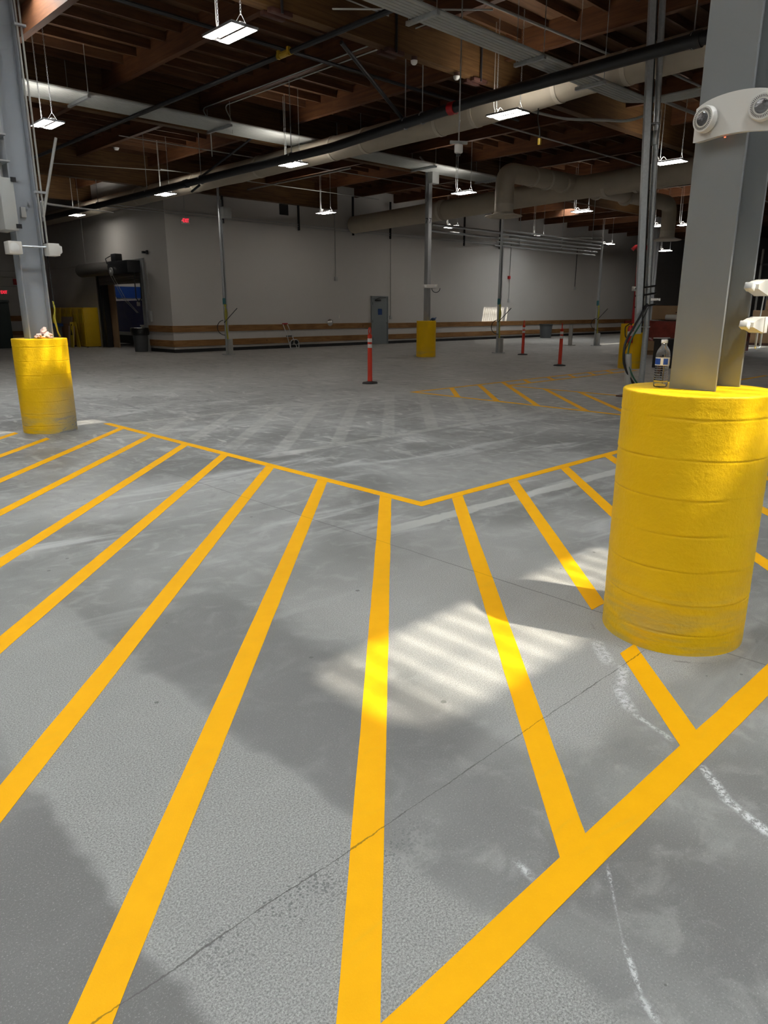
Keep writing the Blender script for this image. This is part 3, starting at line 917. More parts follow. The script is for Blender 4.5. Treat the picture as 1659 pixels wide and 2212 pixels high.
# ------------------------------------------------------------------ emergency lights
# big one on the near column: a bowed white body, two round heads
o = (3.24, 1.31, 2.29)
em = thing('emergency_light', 'big white emergency light with two round heads on the near grey column', 'emergency light', o, 'emergency lights')
pts = []
N = 16
for i in range(N + 1):
    s = -1 + 2 * i / N
    pts.append((1.31 - 0.165 * s, 2.368 + 0.028 * (1 - s * s) - 0.012 * abs(s) ** 6))
for i in range(N + 1):
    s = 1 - 2 * i / N
    pts.append((1.31 - 0.165 * s, 2.222 + 0.020 * (1 - s * s) + 0.006 * abs(s) ** 6))
b = MB(o)
fr = [(3.245 , y, z) for (y, z) in pts]
bk = [(3.289, 1.31 + (y - 1.31) * 0.97, 2.295 + (z - 2.295) * 0.93) for (y, z) in pts]
va = [b.bm.verts.new(Vector(p) - b.org) for p in fr]; vb = [b.bm.verts.new(Vector(p) - b.org) for p in bk]
b.bm.faces.new(va); b.bm.faces.new(list(reversed(vb)))
for i in range(len(va)):
    b.bm.faces.new((va[i], vb[i], vb[(i + 1) % len(va)], va[(i + 1) % len(va)]))
b.build('housing', M['plastic'], em)
for (yy, zz, tilt) in ((1.422, 2.308, 0.5), (1.205, 2.315, -0.15)):
    rot = Matrix.Rotation(tilt * -0.6, 3, 'Z') @ Matrix.Rotation(-PI / 2, 3, 'Y')
    b = MB(o); b.lathe([(0.044, 0.0), (0.051, 0.006), (0.051, 0.026), (0.048, 0.032), (0.030, 0.033), (0.001, 0.033)], (3.246, yy, zz), 36, rot)
    h = b.build('lamp_head', M['plastic'], em)
    b = MB(o); b.lathe([(0.027, 0.0), (0.026, 0.002), (0.018, 0.0035), (0.001, 0.004)], Vector((3.246, yy, zz)) + rot @ Vector((0, 0, 0.0335)), 24, rot)
    b.build('reflector', M['lampgrey'], h)
    b = MB(o)
    for k in range(40):
        a = 2 * PI * k / 40
        c = Vector((3.246, yy, zz)) + rot @ Vector((0.037 * math.cos(a), 0.037 * math.sin(a), 0.0335))
        m = rot @ Matrix.Rotation(a, 3, 'Z')
        b.box(c.x - 0.0045, c.x + 0.0045, c.y - 0.001, c.y + 0.001, c.z - 0.0006, c.z + 0.0006, rot=m)
    b.build('vent_slots', M['darkslot'], h, smooth=0)
b = MB(o); b.lathe([(0.004, 0), (0.004, 0.003), (0.001, 0.004)], (3.262, 1.35, 2.236), 8, Matrix.Rotation(PI, 3, 'X')); b.build('status_light', M['redled'], em)

# two box heads joined by a bar on the left column
o = (3.40, 9.80, 2.28)
em = thing('emergency_light', 'pair of white box lamps joined by a silver bar across the left grey column', 'emergency light', o, 'emergency lights')
for (xa, xb, sgn) in ((3.10, 3.255, -1), (3.565, 3.70, 1)):
    b = MB(o); b.box(xa, xb, 9.66, 9.83, 2.205, 2.352, bevel=0.008)
    hb = b.build('lamp_box', M['plastic'], em)
    if sgn < 0:
        b = MB(o); b.lathe([(0.055, 0), (0.055, 0.004), (0.030, 0.012), (0.001, 0.014)], (3.165, 9.66, 2.28), 20, Matrix.Rotation(PI / 2, 3, 'X')); b.build('lamp_lens', M['white_lens'], hb)
    else:
        b = MB(o); b.prism([(3.70, 9.68, 2.22), (3.735, 9.68, 2.25), (3.735, 9.68, 2.32), (3.70, 9.68, 2.335)], (0, 0.13, 0)); b.build('lamp_lens', M['white_lens'], hb)
b = MB(o); b.tube([(3.255, 9.74, 2.303), (3.565, 9.74, 2.306)], 0.012, 8); b.build('bar', M['galv'], em)

# the two wedge lamps at the right edge of the near column
proto = None
for zc, lab in ((1.648, 'upper of two white wedge lamps on the right flange of the near grey column'), (1.485, 'lower of two white wedge lamps on the right flange of the near grey column')):
    o = (3.60, 1.23, zc)
    em = thing('wedge_lamp', lab, 'lamp', o, 'wedge lamps on near column')
    b = MB(o); b.box(3.592, 3.632, 1.205, 1.275, zc - 0.036, zc + 0.036, bevel=0.003); b.build('mounting_plate', M['plastic'], em)
    b = MB(o)
    b.prism([(3.592, 1.21, zc - 0.034), (3.592, 1.21, zc + 0.034), (3.545, 1.21, zc + 0.03), (3.465, 1.21, zc + 0.012), (3.465, 1.21, zc - 0.008)], (0, 0.06, 0)); b.build('wedge_body', M['plastic'], em, smooth=0)
    b = MB(o); b.box(3.425, 3.465, 1.222, 1.258, zc - 0.014, zc + 0.016, bevel=0.004, rot=Matrix.Rotation(0.35, 3, 'Y')); b.build('lamp_lens', M['white_lens'], em)
o = (3.66, 1.30, 1.42)
b = MB(o); b.tube(bend([(3.64, 1.25, 1.452), (3.70, 1.25, 1.452), (3.70, 1.25, 1.376), (3.64, 1.25, 1.376), (3.64, 1.25, 1.452)], 0.015), 0.005, 8)
b.tube([(3.632, 1.24, 1.62), (3.636, 1.245, 1.53), (3.64, 1.25, 1.452)], 0.003, 6)
tag(b.build('hanging_loop', M['galv']), 'small silver wire loop hanging under the lower wedge lamp', 'hook')

# small emergency lights on mid, red and far column
def small_em(x, y, z, label, w=0.34):
    o = (x, y, z)
    e = thing('emergency_light', label, 'emergency light', o, 'emergency lights')
    rot = Matrix.Rotation(-0.78, 3, 'Z')
    b = MB(o); b.box(x - w / 2, x + w / 2, y - 0.05, y + 0.05, z - 0.06, z + 0.06, bevel=0.01, rot=rot); b.build('housing', M['plastic'], e)
    for s in (-1, 1):
        c = Vector(o) + rot @ Vector((s * w * 0.33, -0.055, 0))
        b = MB(o); b.lathe([(0.04, 0), (0.045, 0.02), (0.03, 0.035), (0.001, 0.036)], c, 14, rot @ Matrix.Rotation(PI / 2, 3, 'X')); b.build('lamp_head', M['white_lens'], e)
    return e
e = small_em(18.56, 16.92, 2.32, 'small white emergency light halfway up the thin grey middle column', 0.5)
b = MB((18.56, 16.92, 2.32)); b.tube(arc((18.70, 16.78, 2.26), 0.14, PI, 2 * PI, 8, (0.7, -0.7, 0), (0, 0, 1)), 0.012, 6); b.build('cable', M['blackcable'], e)
small_em(18.86, 9.60, 2.10, 'small white emergency light on the red standpipe, left of the galvanized pole', 0.4)
small_em(34.75, 17.0, 2.05, 'tiny white emergency light on the far pale column, right of the galvanized pole', 0.8)

# ------------------------------------------------------------------ things on the left column
o = (3.19, 9.9, 2.48)
pn = thing('electrical_panel', 'grey electrical panel hung on the left side of the left grey column', 'electrical panel', o)
b = MB(o); b.box(3.10, 3.26, 9.70, 10.12, 2.48, 3.06, bevel=0.006); b.build('cabinet', M['greybox'], pn)
for (yy, zz) in ((9.72, 3.04), (9.72, 2.52)):
    b = MB(o); b.box(3.23, 3.29, 9.685, 9.70, zz - 0.02, zz + 0.03); b.build('latch', M['blackmetal'], pn, smooth=0)
b = MB(o); b.tube([(3.18, 9.86, 3.06), (3.18, 9.86, 3.24)], 0.028, 8); b.build('pipe_nipple', M['galv'], pn)
b = MB(o); b.box(3.08, 3.262, 9.72, 10.02, 3.24, 3.256); b.build('bracket', M['galv'], pn, smooth=0)
b = MB(o); b.box(3.10, 3.262, 9.75, 10.0, 3.53, 3.55); b.tube([(3.19, 9.86, 3.55), (3.185, 9.86, 4.0)], 0.02, 8); b.build('bracket', M['galv'], pn)
b = MB((3.40, 9.92, 2.7)); b.box(3.375, 3.435, 9.90, 9.934, 2.655, 2.775, bevel=0.004)
tag(b.build('switch_box', M['greybox']), 'small grey switch box inside the channel of the left grey column', 'switch')
cd = thing('conduit_run', 'pair of thin conduits strapped up the right edge of the left grey column', 'conduit', (3.58, 9.78, 2.3))
O = (3.58, 9.78, 2.3)
for k, (dx, zlo) in enumerate(((0.0, 2.36), (0.045, 2.36))):
    b = MB(O); b.tube([(3.565 + dx, 9.81, zlo), (3.565 + dx, 9.81, 6.2)], 0.012, 8); b.build('conduit', M['conduit'], cd)
for zz in (2.95, 4.75):
    b = MB(O); b.box(3.53, 3.66, 9.785, 9.835, zz - 0.012, zz + 0.012); b.build('strap', M['galv'], cd, smooth=0)
b = MB(O); b.tube([(3.60, 9.82, 2.66), (3.73, 9.82, 3.12), (3.87, 9.82, 3.60)], 0.018, 8); b.build('brace_pipe', M['conduit'], cd)
b = MB(O); b.tube(bend([(3.60, 9.83, 2.62), (3.62, 9.9, 2.86), (3.9, 10.4, 2.90), (8.5, 18.5, 3.9)], 0.1), 0.014, 8); b.build('side_conduit', M['conduit'], cd)
b = MB((3.60, 9.95, 1.3))
pts = [(3.60, 9.82, 1.66), (3.612, 9.83, 1.55), (3.60, 9.85, 1.45), (3.625, 9.87, 1.36), (3.635, 9.90, 1.28), (3.68, 9.93, 1.215)]
b2 = MB((3.6, 9.81, 1.9)); b2.tube([(3.592, 9.81, 2.3), (3.60, 9.815, 1.9), (3.605, 9.82, 1.62)], 0.007, 6); tag(b2.build('cable', M['blackcable']), 'thin black cable on the left grey column just below the white box lamps', 'cable')
b.tube(bend(pts, 0.05), 0.010, 6); b.tube(bend([(p[0] + 0.015 * math.sin(i * 2), p[1] + 0.02, p[2]) for i, p in enumerate(pts)], 0.05), 0.009, 6)
tag(b.build('cable', M['yellowcable']), 'olive yellow cables hanging down the right edge of the left grey column', 'cable')
# crumpled gloves
o = (3.42, 9.78, 1.2)
gl = thing('work_glove', 'crumpled pale pink work gloves lying on the scuffed yellow guard', 'glove', o)
def blob(b, c, s, seed, rot=None, amp=0.25):
    r = bmesh.ops.create_icosphere(b.bm, subdivisions=4, radius=1.0)
    for v in r['verts']:
        d = 1 + amp * mnoise.noise(v.co * 1.9 + Vector((seed, 0, 0))) + amp * 0.5 * mnoise.noise(v.co * 4.7 + Vector((0, seed, 0)))
        p = Vector((v.co.x * s[0], v.co.y * s[1], v.co.z * s[2])) * d
        if rot is not None: p = rot @ p
        v.co = p + Vector(c) - b.org
        if v.co.z + b.org.z < 1.2005: v.co.z = 1.2005 - b.org.z
b = MB(o); blob(b, (3.385, 9.77, 1.225), (0.085, 0.05, 0.038), 2); blob(b, (3.45, 9.765, 1.235), (0.05, 0.05, 0.05), 5); blob(b, (3.42, 9.78, 1.29), (0.035, 0.04, 0.055), 8, Matrix.Rotation(0.5, 3, 'Y'))
for k, (xx, zz, a) in enumerate(((3.34, 1.225, -0.5), (3.36, 1.245, -0.3), (3.47, 1.25, 0.7), (3.48, 1.215, 0.3))):
    blob(b, (xx, 9.735, zz), (0.016, 0.045, 0.014), 11 + k, Matrix.Rotation(a, 3, 'Z'))
b.build('glove_body', M['glove'], gl, smooth=180)
b = MB(o); blob(b, (3.375, 9.728, 1.248), (0.028, 0.012, 0.012), 22); blob(b, (3.435, 9.725, 1.222), (0.03, 0.01, 0.008), 25); b.build('dark_patch', M['glovedark'], gl, smooth=180)

# bottle on the near guard
o = (3.305, 1.535, 1.2)
bt = thing('water_bottle', 'clear plastic water bottle with blue label on the near yellow guard', 'bottle', o)
prof = [(0.012, 0.004), (0.022, 0.0), (0.029, 0.003), (0.0315, 0.012), (0.0320, 0.024)]
z = 0.026
while z < 0.098:
    prof += [(0.0322, z), (0.0308, z + 0.004), (0.0300, z + 0.006), (0.0308, z + 0.008)]
    z += 0.0105
prof += [(0.0318, 0.104), (0.0318, 0.136), (0.0325, 0.142), (0.0318, 0.152), (0.0285, 0.166), (0.022, 0.179), (0.0145, 0.190), (0.0125, 0.194), (0.0125, 0.199), (0.015, 0.200), (0.015, 0.202), (0.011, 0.203), (0.0005, 0.203)]
b = MB(o); b.lathe(prof, o, 40); b.build('bottle_body', M['bottle'], bt, smooth=50)
b = MB(o); b.lathe([(0.0142, 0.2035), (0.0150, 0.2045), (0.0150, 0.2165), (0.0140, 0.218), (0.001, 0.218)], o, 32); b.build('cap', M['cap'], bt)
def band(b, c, r, z0, z1, a0, a1, n, th=0.0006):
    c = Vector(c) - b.org
    for (ra) in (r,):
        lo = [b.bm.verts.new(c + Vector((ra * math.cos(a0 + (a1 - a0) * i / n), ra * math.sin(a0 + (a1 - a0) * i / n), z0))) for i in range(n + 1)]
        hi = [b.bm.verts.new(v.co + Vector((0, 0, z1 - z0))) for v in lo]
        for i in range(n):
            b.bm.faces.new((lo[i], lo[i + 1], hi[i + 1], hi[i]))
for (a0, a1, mt) in ((0, 2 * PI, 'labelwhite'),):
    b = MB(o); band(b, o, 0.0324, 0.102, 0.138, a0, a1, 40); lb = b.build('label', M[mt], bt)
base_a = math.atan2(-1.535, -3.305)
b = MB(o); band(b, o, 0.0327, 0.106, 0.134, base_a - 1.5, base_a - 0.28, 14); band(b, o, 0.0327, 0.106, 0.134, base_a + 0.10, base_a + 0.80, 10); b.build('blue_panel', M['labelblue'], lb)

# bits on the middle guard
b = MB((18.75, 16.9, 1.2)); blob(b, (18.75, 16.92, 1.25), (0.09, 0.07, 0.05), 31); b.tube([(18.6, 16.93, 1.22), (18.85, 16.88, 1.30)], 0.02, 6)
tag(b.build('cloth_bundle', M['signblue'], None, smooth=180), 'small blue and black bundle on top of the middle yellow guard', 'cloth')

# ------------------------------------------------------------------ delineator posts
def delineator(x, y, label, mat, first=None, rz=0.0, lean=0.0):
    if first is not None:
        c = copy_tree(first); c.location = (x, y, 0); c.rotation_euler = (0, lean, rz); c['label'] = label
        return c
    o = (0, 0, 0)
    r = thing('delineator_post', label, 'traffic post', o, 'orange delineator posts')
    b = MB(o)
    oc = [(0.165 * math.cos(PI / 8 + k * PI / 4) * 1.08, 0.165 * math.sin(PI / 8 + k * PI / 4) * 1.08) for k in range(8)]
    bm = b.bm
    rings = [[bm.verts.new((px * s, py * s, z)) for (px, py) in oc] for (s, z) in ((1, 0.0), (1.02, 0.012), (0.93, 0.03), (0.5, 0.042), (0.36, 0.05))]
    for i in range(4):
        for k in range(8): bm.faces.new((rings[i][k], rings[i][(k + 1) % 8], rings[i + 1][(k + 1) % 8], rings[i + 1][k]))
    bm.faces.new(list(reversed(rings[0]))); bm.faces.new(rings[-1])
    b.build('base', M['black'], r)
    b = MB(o); b.lathe([(0.053, 0.045), (0.052, 0.06), (0.050, 0.5), (0.047, 0.75), (0.0465, 0.985), (0.050, 0.99), (0.050, 1.03), (0.036, 1.045), (0.030, 1.05)], o, 24)
    b.build('post', mat, r)
    for (z0, z1) in ((0.765, 0.842), (0.885, 0.962)):
        b = MB(o); b.lathe([(0.0476, z0), (0.0488, z0 + 0.002), (0.0488, z1 - 0.002), (0.0476, z1)], o, 24); b.build('reflective_band', M['refl'], r)
    b = MB(o); b.tube([Vector((0.022 * math.cos(t) * (1 if abs(math.cos(t)) < 2 else 1), 0, 1.115 + 0.075 * math.sin(t))) for t in [2 * PI * i / 20 for i in range(20)]], 0.012, 8, closed=True)
    b.build('handle', mat, r)
    return r
rz0 = math.atan2(0.718, 0.696) - PI / 2
d1 = delineator(0, 0, 'nearest of the three orange posts, standing alone before the grey door', M['orange2'])
d1.location = (10.82, 11.60, 0); d1.rotation_euler = (0, 0, rz0)
delineator(21.9, 15.4, 'farthest of the three orange posts, left one of the right-hand pair', None, d1, rz0 + 0.4)
delineator(18.28, 11.55, 'orange post right of centre, nearer one of the right-hand pair, leaning slightly', None, d1, rz0 + 1.2, 0.03)

# ------------------------------------------------------------------ galvanized power pole and its stub
o = (13.18, 6.50, 0)
pp = thing('power_pole', 'galvanized steel pole pair rising to the roof left of the near grey column', 'power pole', o, 'power poles')
b = MB(o); b.tube([(13.18, 6.5, 0), (13.11, 6.47, 1.2), (12.52, 6.46, 6.74)], 0.054, 14); b.build('pipe', M['galv'], pp)
b = MB(o); b.tube([(12.90, 6.53, 1.13), (12.31, 6.53, 6.74)], 0.072, 4)
b.build('strut', M['galv'], pp, smooth=0)
b = MB(o); b.tube([(13.02, 6.52, 1.15), (12.42, 6.52, 6.74)], 0.03, 6); b.build('black_conduit', M['blackcable'], pp)
for zz, xx in ((4.6, 12.70), (1.25, 13.05)):
    b = MB(o); b.tube(arc((xx, 6.46, zz), 0.075, 0, 2 * PI, 14, (0.7, -0.7, 0), (0.7, 0.7, 0)), 0.014, 6); b.build('clamp', M['galv'], pp)
b = MB(o); b.lathe([(0.052, 0), (0.058, 0.02), (0.058, 0.2), (0.052, 0.22)], (12.735, 6.47, 4.28), 14); b.build('coupling', M['galv'], pp)
for zz in (1.95, 1.82, 1.62):
    xx = 12.97 + (1.9 - zz) * 0.1
    b = MB(o); b.tube([(xx - 0.16, 6.60, zz - 0.02), (xx - 0.10, 6.42, zz), (xx + 0.14, 6.36, zz + 0.03), (xx + 0.12, 6.5, zz + 0.02)], 0.017, 6); b.build('tie_strap', M['blackcable'], pp)
o = (12.58, 6.44, 0)
st = thing('power_stub', 'short grey floor pipe stub with cables beside the near yellow guard', 'pipe stub', o)
b = MB(o); b.tube([(12.58, 6.44, 0.02), (12.50, 6.47, 0.78)], 0.062, 14); b.build('pipe', M['conduit'], st)
b = MB(o); b.box(12.42, 12.76, 6.28, 6.60, 0, 0.025, bevel=0.005); b.build('base_plate', M['bracket'], st)
b = MB((12.8, 6.4, 0.5))
cp = [(12.92, 6.40, 1.66), (12.66, 6.46, 1.30), (12.44, 6.53, 0.98), (12.42, 6.51, 0.62), (12.52, 6.42, 0.36), (12.65, 6.33, 0.18), (12.72, 6.29, 0.03)]
b.tube(bend(cp, 0.3), 0.022, 8)
tag(b.build('cable', M['blackcable'], None), 'thick black cable drooping from the galvanized pole to the floor stub', 'cable')
b = MB((12.8, 6.4, 0.5)); b.tube(bend([(p[0] + 0.045, p[1] - 0.06, p[2] - 0.01) for p in cp[1:]], 0.3), 0.015, 8)
tag(b.build('cable', M['greencable'], None), 'green cable beside the black one at the floor stub', 'cable')
b = MB((12.8, 6.4, 0.9)); b.tube(bend([(12.98, 6.40, 1.6), (12.75, 6.46, 1.2), (12.50, 6.50, 0.95), (12.44, 6.52, 0.8)], 0.2), 0.008, 6)
tag(b.build('cable', M['blackmetal'], None), 'thin dark wire from the galvanized pole down to the stub', 'cable')

# ------------------------------------------------------------------ slender power poles by the back wall
def wall_pole(x, y, ztop, label, box=False, tall=1.0):
    o = (x, y, 0)
    r = thing('power_pole', label, 'power pole', o, 'power poles')
    b = MB(o); b.tube([(x, y, 0), (x, y, ztop)], 0.045, 10); b.build('pipe', M['galv'], r)
    b = MB(o); b.box(x + 0.05, x + 0.10, y - 0.03, y + 0.02, 0.75, ztop - 1.0)
    for k in range(30):
        zz = 1.9 + k * 0.09
        if zz < ztop - 1.1: b.box(x + 0.10, x + 0.115, y - 0.03, y + 0.02, zz, zz + 0.03)
    b.build('slotted_strut', M['galv'], r, smooth=0)
    b = MB(o); b.box(x - 0.02, x + 0.16, y - 0.17, y - 0.06, 0.02, 0.55, bevel=0.01); b.build('foot_cover', M['conduit'], r)
    b = MB(o); b.box(x - 0.14, x + 0.20, y - 0.22, y + 0.12, 0, 0.02); b.build('base_plate', M['galv'], r, smooth=0)
    b = MB(o); b.lathe([(0.047, 0), (0.054, 0.01), (0.054, 0.2), (0.047, 0.21)], (x, y, 1.75), 10); b.build('teal_wrap', M['bluetape'], r)
    b = MB(o)
    for k in range(3):
        b.tube(bend([(x - 0.05 + 0.04 * k, y - 0.07, 1.75), (x + 0.05 - 0.06 * k, y - 0.1, 1.45), (x - 0.03, y - 0.09, 1.1), (x + 0.02 * k, y - 0.09, 0.45)], 0.15), 0.016, 6)
    b.build('yellow_cable', M['yellowcable'], r)
    b = MB(o); b.tube(arc((x - 0.10, y - 0.1, 0.95), 0.26, PI * 0.55, PI * 1.5, 12, (0.72, -0.70, 0), (0, 0, 1)), 0.014, 6)
    b.tube([(x - 0.1, y - 0.08, 1.12), (x + 0.30, y - 0.35, 1.62)], 0.014, 6); b.build('black_cable', M['blackcable'], r)
    return r
wall_pole(14.3, 22.9, 6.2, 'slender galvanized pole with loose cables, left of the hand truck by the back wall')
b = MB((14.4, 22.8, 4.6)); b.box(14.30, 14.62, 22.62, 22.84, 4.59, 4.95, bevel=0.01)
tag(b.build('junction_box', M['greybox']), 'grey square junction box high on the slender pole near the exit sign', 'junction box')
wall_pole(22.15, 16.75, 4.8, 'slender galvanized pole with tangled cables below the round air outlet, middle of the hall')
wall_pole(30.0, 17.2, 4.55, 'slender galvanized pole with yellow cables, right of the farthest orange post')
b = MB((30, 17.2, 4.5)); b.tube(bend([(30.0, 17.2, 4.4), (30.0, 17.2, 4.60), (27.0, 20.0, 4.62)], 0.3), 0.045, 8)
tag(b.build('conduit_run', M['conduit']), 'bent overhead conduit joining the right slender pole', 'conduit')
b = MB((29.3, 18.2, 0)); b.tube([(29.4, 18.1, 0), (29.4, 18.1, 0.9)], 0.09, 10); b.box(29.22, 29.58, 17.92, 18.28, 0, 0.02)
tag(b.build('power_stub', M['conduit']), 'grey floor stub behind the right slender pole', 'pipe stub')

# ------------------------------------------------------------------ hanging lights
def light_fixture(label):
    o = (0, 0, 0)
    r = thing('hanging_light', label, 'hanging light', o, 'twin-panel hanging lights')
    b = MB(o); b.box(-0.035, 0.035, -0.30, 0.30, 0.02, 0.07, bevel=0.006)
    for s in (-1, 1): b.box(s * 0.20 - 0.005, s * 0.20 + 0.005, -0.36, 0.36, 0.0, 0.03)
    b.box(-0.2, 0.2, -0.36, -0.345, 0.0, 0.03); b.box(-0.2, 0.2, 0.345, 0.36, 0.0, 0.03)
    h = b.build('housing', M['greybox2'], r, smooth=0)
    for s in (-1, 1):
        b = MB(o); b.box(s * 0.124 - 0.070, s * 0.124 + 0.070, -0.345, 0.345, -0.002, 0.012); b.build('led_panel', M['led'], r, smooth=0)
    for yy in (-0.27, 0.27):
        b = MB(o)
        zz = 0.07; k = 0
        b.tube([(-0.08, yy, 0.05), (0, yy, 0.17), (0.08, yy, 0.05)], 0.004, 5, caps=False)
        while zz + 0.1 < 1.62:
            z0 = zz + 0.1
            a = 0 if k % 2 else PI / 2
            b.tube([Vector((0.011 * math.cos(t) * math.cos(a), yy + 0.011 * math.cos(t) * math.sin(a), z0 + 0.024 * math.sin(t))) for t in [2 * PI * i / 6 for i in range(6)]], 0.004, 4, closed=True)
            zz += 0.037; k += 1
        b.build('chain', M['galv'], r)
    b = MB(o); b.tube(bend([(0.0, 0.1, 0.07), (0.02, 0.2, 0.18), (0.03, 0.30, 0.06), (0.03, 0.36, 0.2), (0.03, 0.37, 1.6)], 0.06), 0.007, 6); b.build('power_cord', M['conduit'], r)
    return r
LZ = 5.05
LS = [(1.72, 2.606, 'largest hanging light, near the top of the photo left of centre'),
      (1.733, 4.492, 'hanging light on long chains right beside the left grey column'),
      (3.418, 4.459, 'hanging light in front of the beige duct, left of the middle column'),
      (3.419, 6.347, 'hanging light in front of the beige duct, above the exit sign'),
      (3.431, 8.37, 'small hanging light at the far left end of the beige duct'),
      (3.414, 2.574, 'hanging light in front of the beige duct, right of the white ceiling device'),
      (5.274, 2.544, 'hanging light between the galvanized pole and the near grey column'),
      (5.283, 4.43, 'hanging light just right of the thin grey middle column'),
      (5.266, 6.322, 'hanging light before the back wall, above and left of the grey door'),
      (7.285, 6.274, 'hanging light before the back wall, right of the thin middle column'),
      (7.131, 4.358, 'hanging light beneath the bright orange skylit beam'),
      (9.106, 6.23, 'far hanging light above the bundle of shiny conduits'),
      (10.887, 6.154, 'far hanging light left of the red standpipe, before the back wall'),
      (12.80, 6.10, 'far hanging light below the right air outlet'),
      (9.009, 4.389, 'small hanging light left of the right air outlet'),
      (9.14, 4.12, 'small hanging light right of the right air outlet')]
proto = light_fixture(LS[0][2])
for k, (kx, ky, lab) in enumerate(LS):
    f = proto if k == 0 else copy_tree(proto)
    f.location = (kx * 3.5, ky * 3.5, LZ); f['label'] = lab
# the same rows carried on, unseen, above and behind the camera, added for light
for (kx, ky) in ((1.72, 0.7), (0.0, 0.7), (0.0, 2.6), (3.41, 0.7), (5.27, 0.7), (1.72, -1.2), (0, 4.45), (1.72, 6.35)):
    f = copy_tree(proto); f.location = (kx * 3.5, ky * 3.5, LZ); f['label'] = 'hanging light added to the unseen rows for fill light'
f = copy_tree(proto); f.location = (16.6, 34.8, LZ); f['label'] = 'hanging light inside the store room behind the roll-up door'

# ------------------------------------------------------------------ ducts, pipe, trays
def duct_path(b, pts, r, seg=28):
    b.tube(pts, r, seg)
o = (12.3, 20, 5.3)
dk = thing('air_duct', 'long beige round air duct crossing the hall under the roof', 'air duct', o, 'beige air ducts')
b = MB(o)
path = [(13.0, y, z) for (y, z) in ((-3, 5.69), (2, 5.69), (8.0, 5.67), (9.6, 5.58), (11.0, 5.53), (16, 5.50), (22, 5.49), (36.5, 5.47))]
def wob(p0, p1, n, amp, seed):
    out = []
    for i in range(n):
        t = i / n
        p = Vector(p0).lerp(Vector(p1), t)
        out.append((p.x, p.y, p.z + amp * mnoise.noise(Vector((p.y * 0.9, seed, 0)))))
    return out
pp_ = []
for i in range(len(path) - 1):
    n = max(2, int((path[i + 1][1] - path[i][1]) / 0.5))
    pp_ += wob(path[i], path[i + 1], n, 0.02, 4)
pp_.append(path[-1])
rad = [0.28 + 0.006 * mnoise.noise(Vector((p[1] * 1.3, 2, 2))) for p in pp_]
b.tube(pp_, rad, 28); b.build('duct', M['duct'], dk)
def at_path(pts, y):
    for i in range(len(pts) - 1):
        if pts[i][1] <= y <= pts[i + 1][1]:
            t = (y - pts[i][1]) / (pts[i + 1][1] - pts[i][1]); return Vector(pts[i]).lerp(Vector(pts[i + 1]), t)
for yy in (4.6, 5.3, 7.2, 8.6, 10.6, 11.6, 14.0, 15.2, 18.5, 22.0, 26.0):
    p = at_path(pp_, yy)
    b = MB(o); b.tube([p + Vector((0, -0.045, 0)), p + Vector((0, 0.045, 0))], 0.292, 28); b.build('seal_band', M['ductring'], dk)
# holes and tears in the wrap (dark stains)
b = MB(o)
for (yy, a, s) in ((8.05, -0.5, 0.06), (14.8, -0.1, 0.05), (15.0, -0.15, 0.06), (14.3, -0.1, 0.05), (16.9, -0.2, 0.05), (10.1, -0.25, 0.04)):
    p = at_path(pp_, yy); ang = PI + 0.35 + a * -1
    c = p + Vector((math.cos(ang) * 0.285, 0.0, math.sin(ang) * 0.285 * 0.2 + 0.02))
    blobm = bmesh.ops.create_icosphere(b.bm, subdivisions=2, radius=1.0)
    for v in blobm['verts']:
        d = 1 + 0.5 * mnoise.noise(v.co * 2 + Vector((yy, 0, 0)))
        v.co = Vector((v.co.x * 0.02, v.co.y * s * 0.6, v.co.z * s * 1.6)) * d + c - b.org
b.build('torn_patch', M['bracket'], dk)
# second duct with its branch and round outlets
o = (22.0, 18, 5.3)
dk2 = thing('air_duct', 'beige air duct with a side branch ending in two round outlets, at right', 'air duct', o, 'beige air ducts')
b = MB(o); b.tube([(22.3, 24.9, 5.13), (22.15, 20, 5.22), (22.0, 14, 5.36), (21.9, 10, 5.40), (21.9, 2, 5.42)], 0.35, 26); b.build('duct', M['duct'], dk2)
BY = 13.8
b = MB(o)
b.tube(bend([(18.3, BY, 4.55), (18.3, BY, 5.42), (22.0, BY, 5.50), (28.95, BY, 5.55), (28.95, BY, 4.55)], 0.62, 8), 0.275, 24); b.build('branch_duct', M['duct'], dk2)
for xx in (19.6, 20.4, 21.3, 23.4, 25.4, 27.2):
    b = MB(o); b.tube([(xx - 0.05, BY, 5.44), (xx + 0.05, BY, 5.44)], 0.292, 24); b.build('seal_band', M['ductring'], dk2)
for yy in (11.6, 12.6, 16.4, 19.5):
    p = Vector((22.0, yy, 5.33 + (14 - yy) * 0.02)); b = MB(o); b.tube([p + Vector((0, -0.06, 0)), p + Vector((0, 0.06, 0))], 0.372, 26); b.build('seal_band', M['ductring'], dk2)
for xx in (18.3, 28.95):
    b = MB(o); b.lathe([(0.27, 0.42), (0.28, 0.10), (0.34, 0.06), (0.54, 0.01), (0.55, -0.01), (0.52, -0.02), (0.40, 0.0), (0.38, -0.03), (0.30, -0.03), (0.26, 0.0), (0.001, 0.02)][::-1], (xx, BY, 4.22), 36); b.build('round_outlet', M['ductring'], dk2)

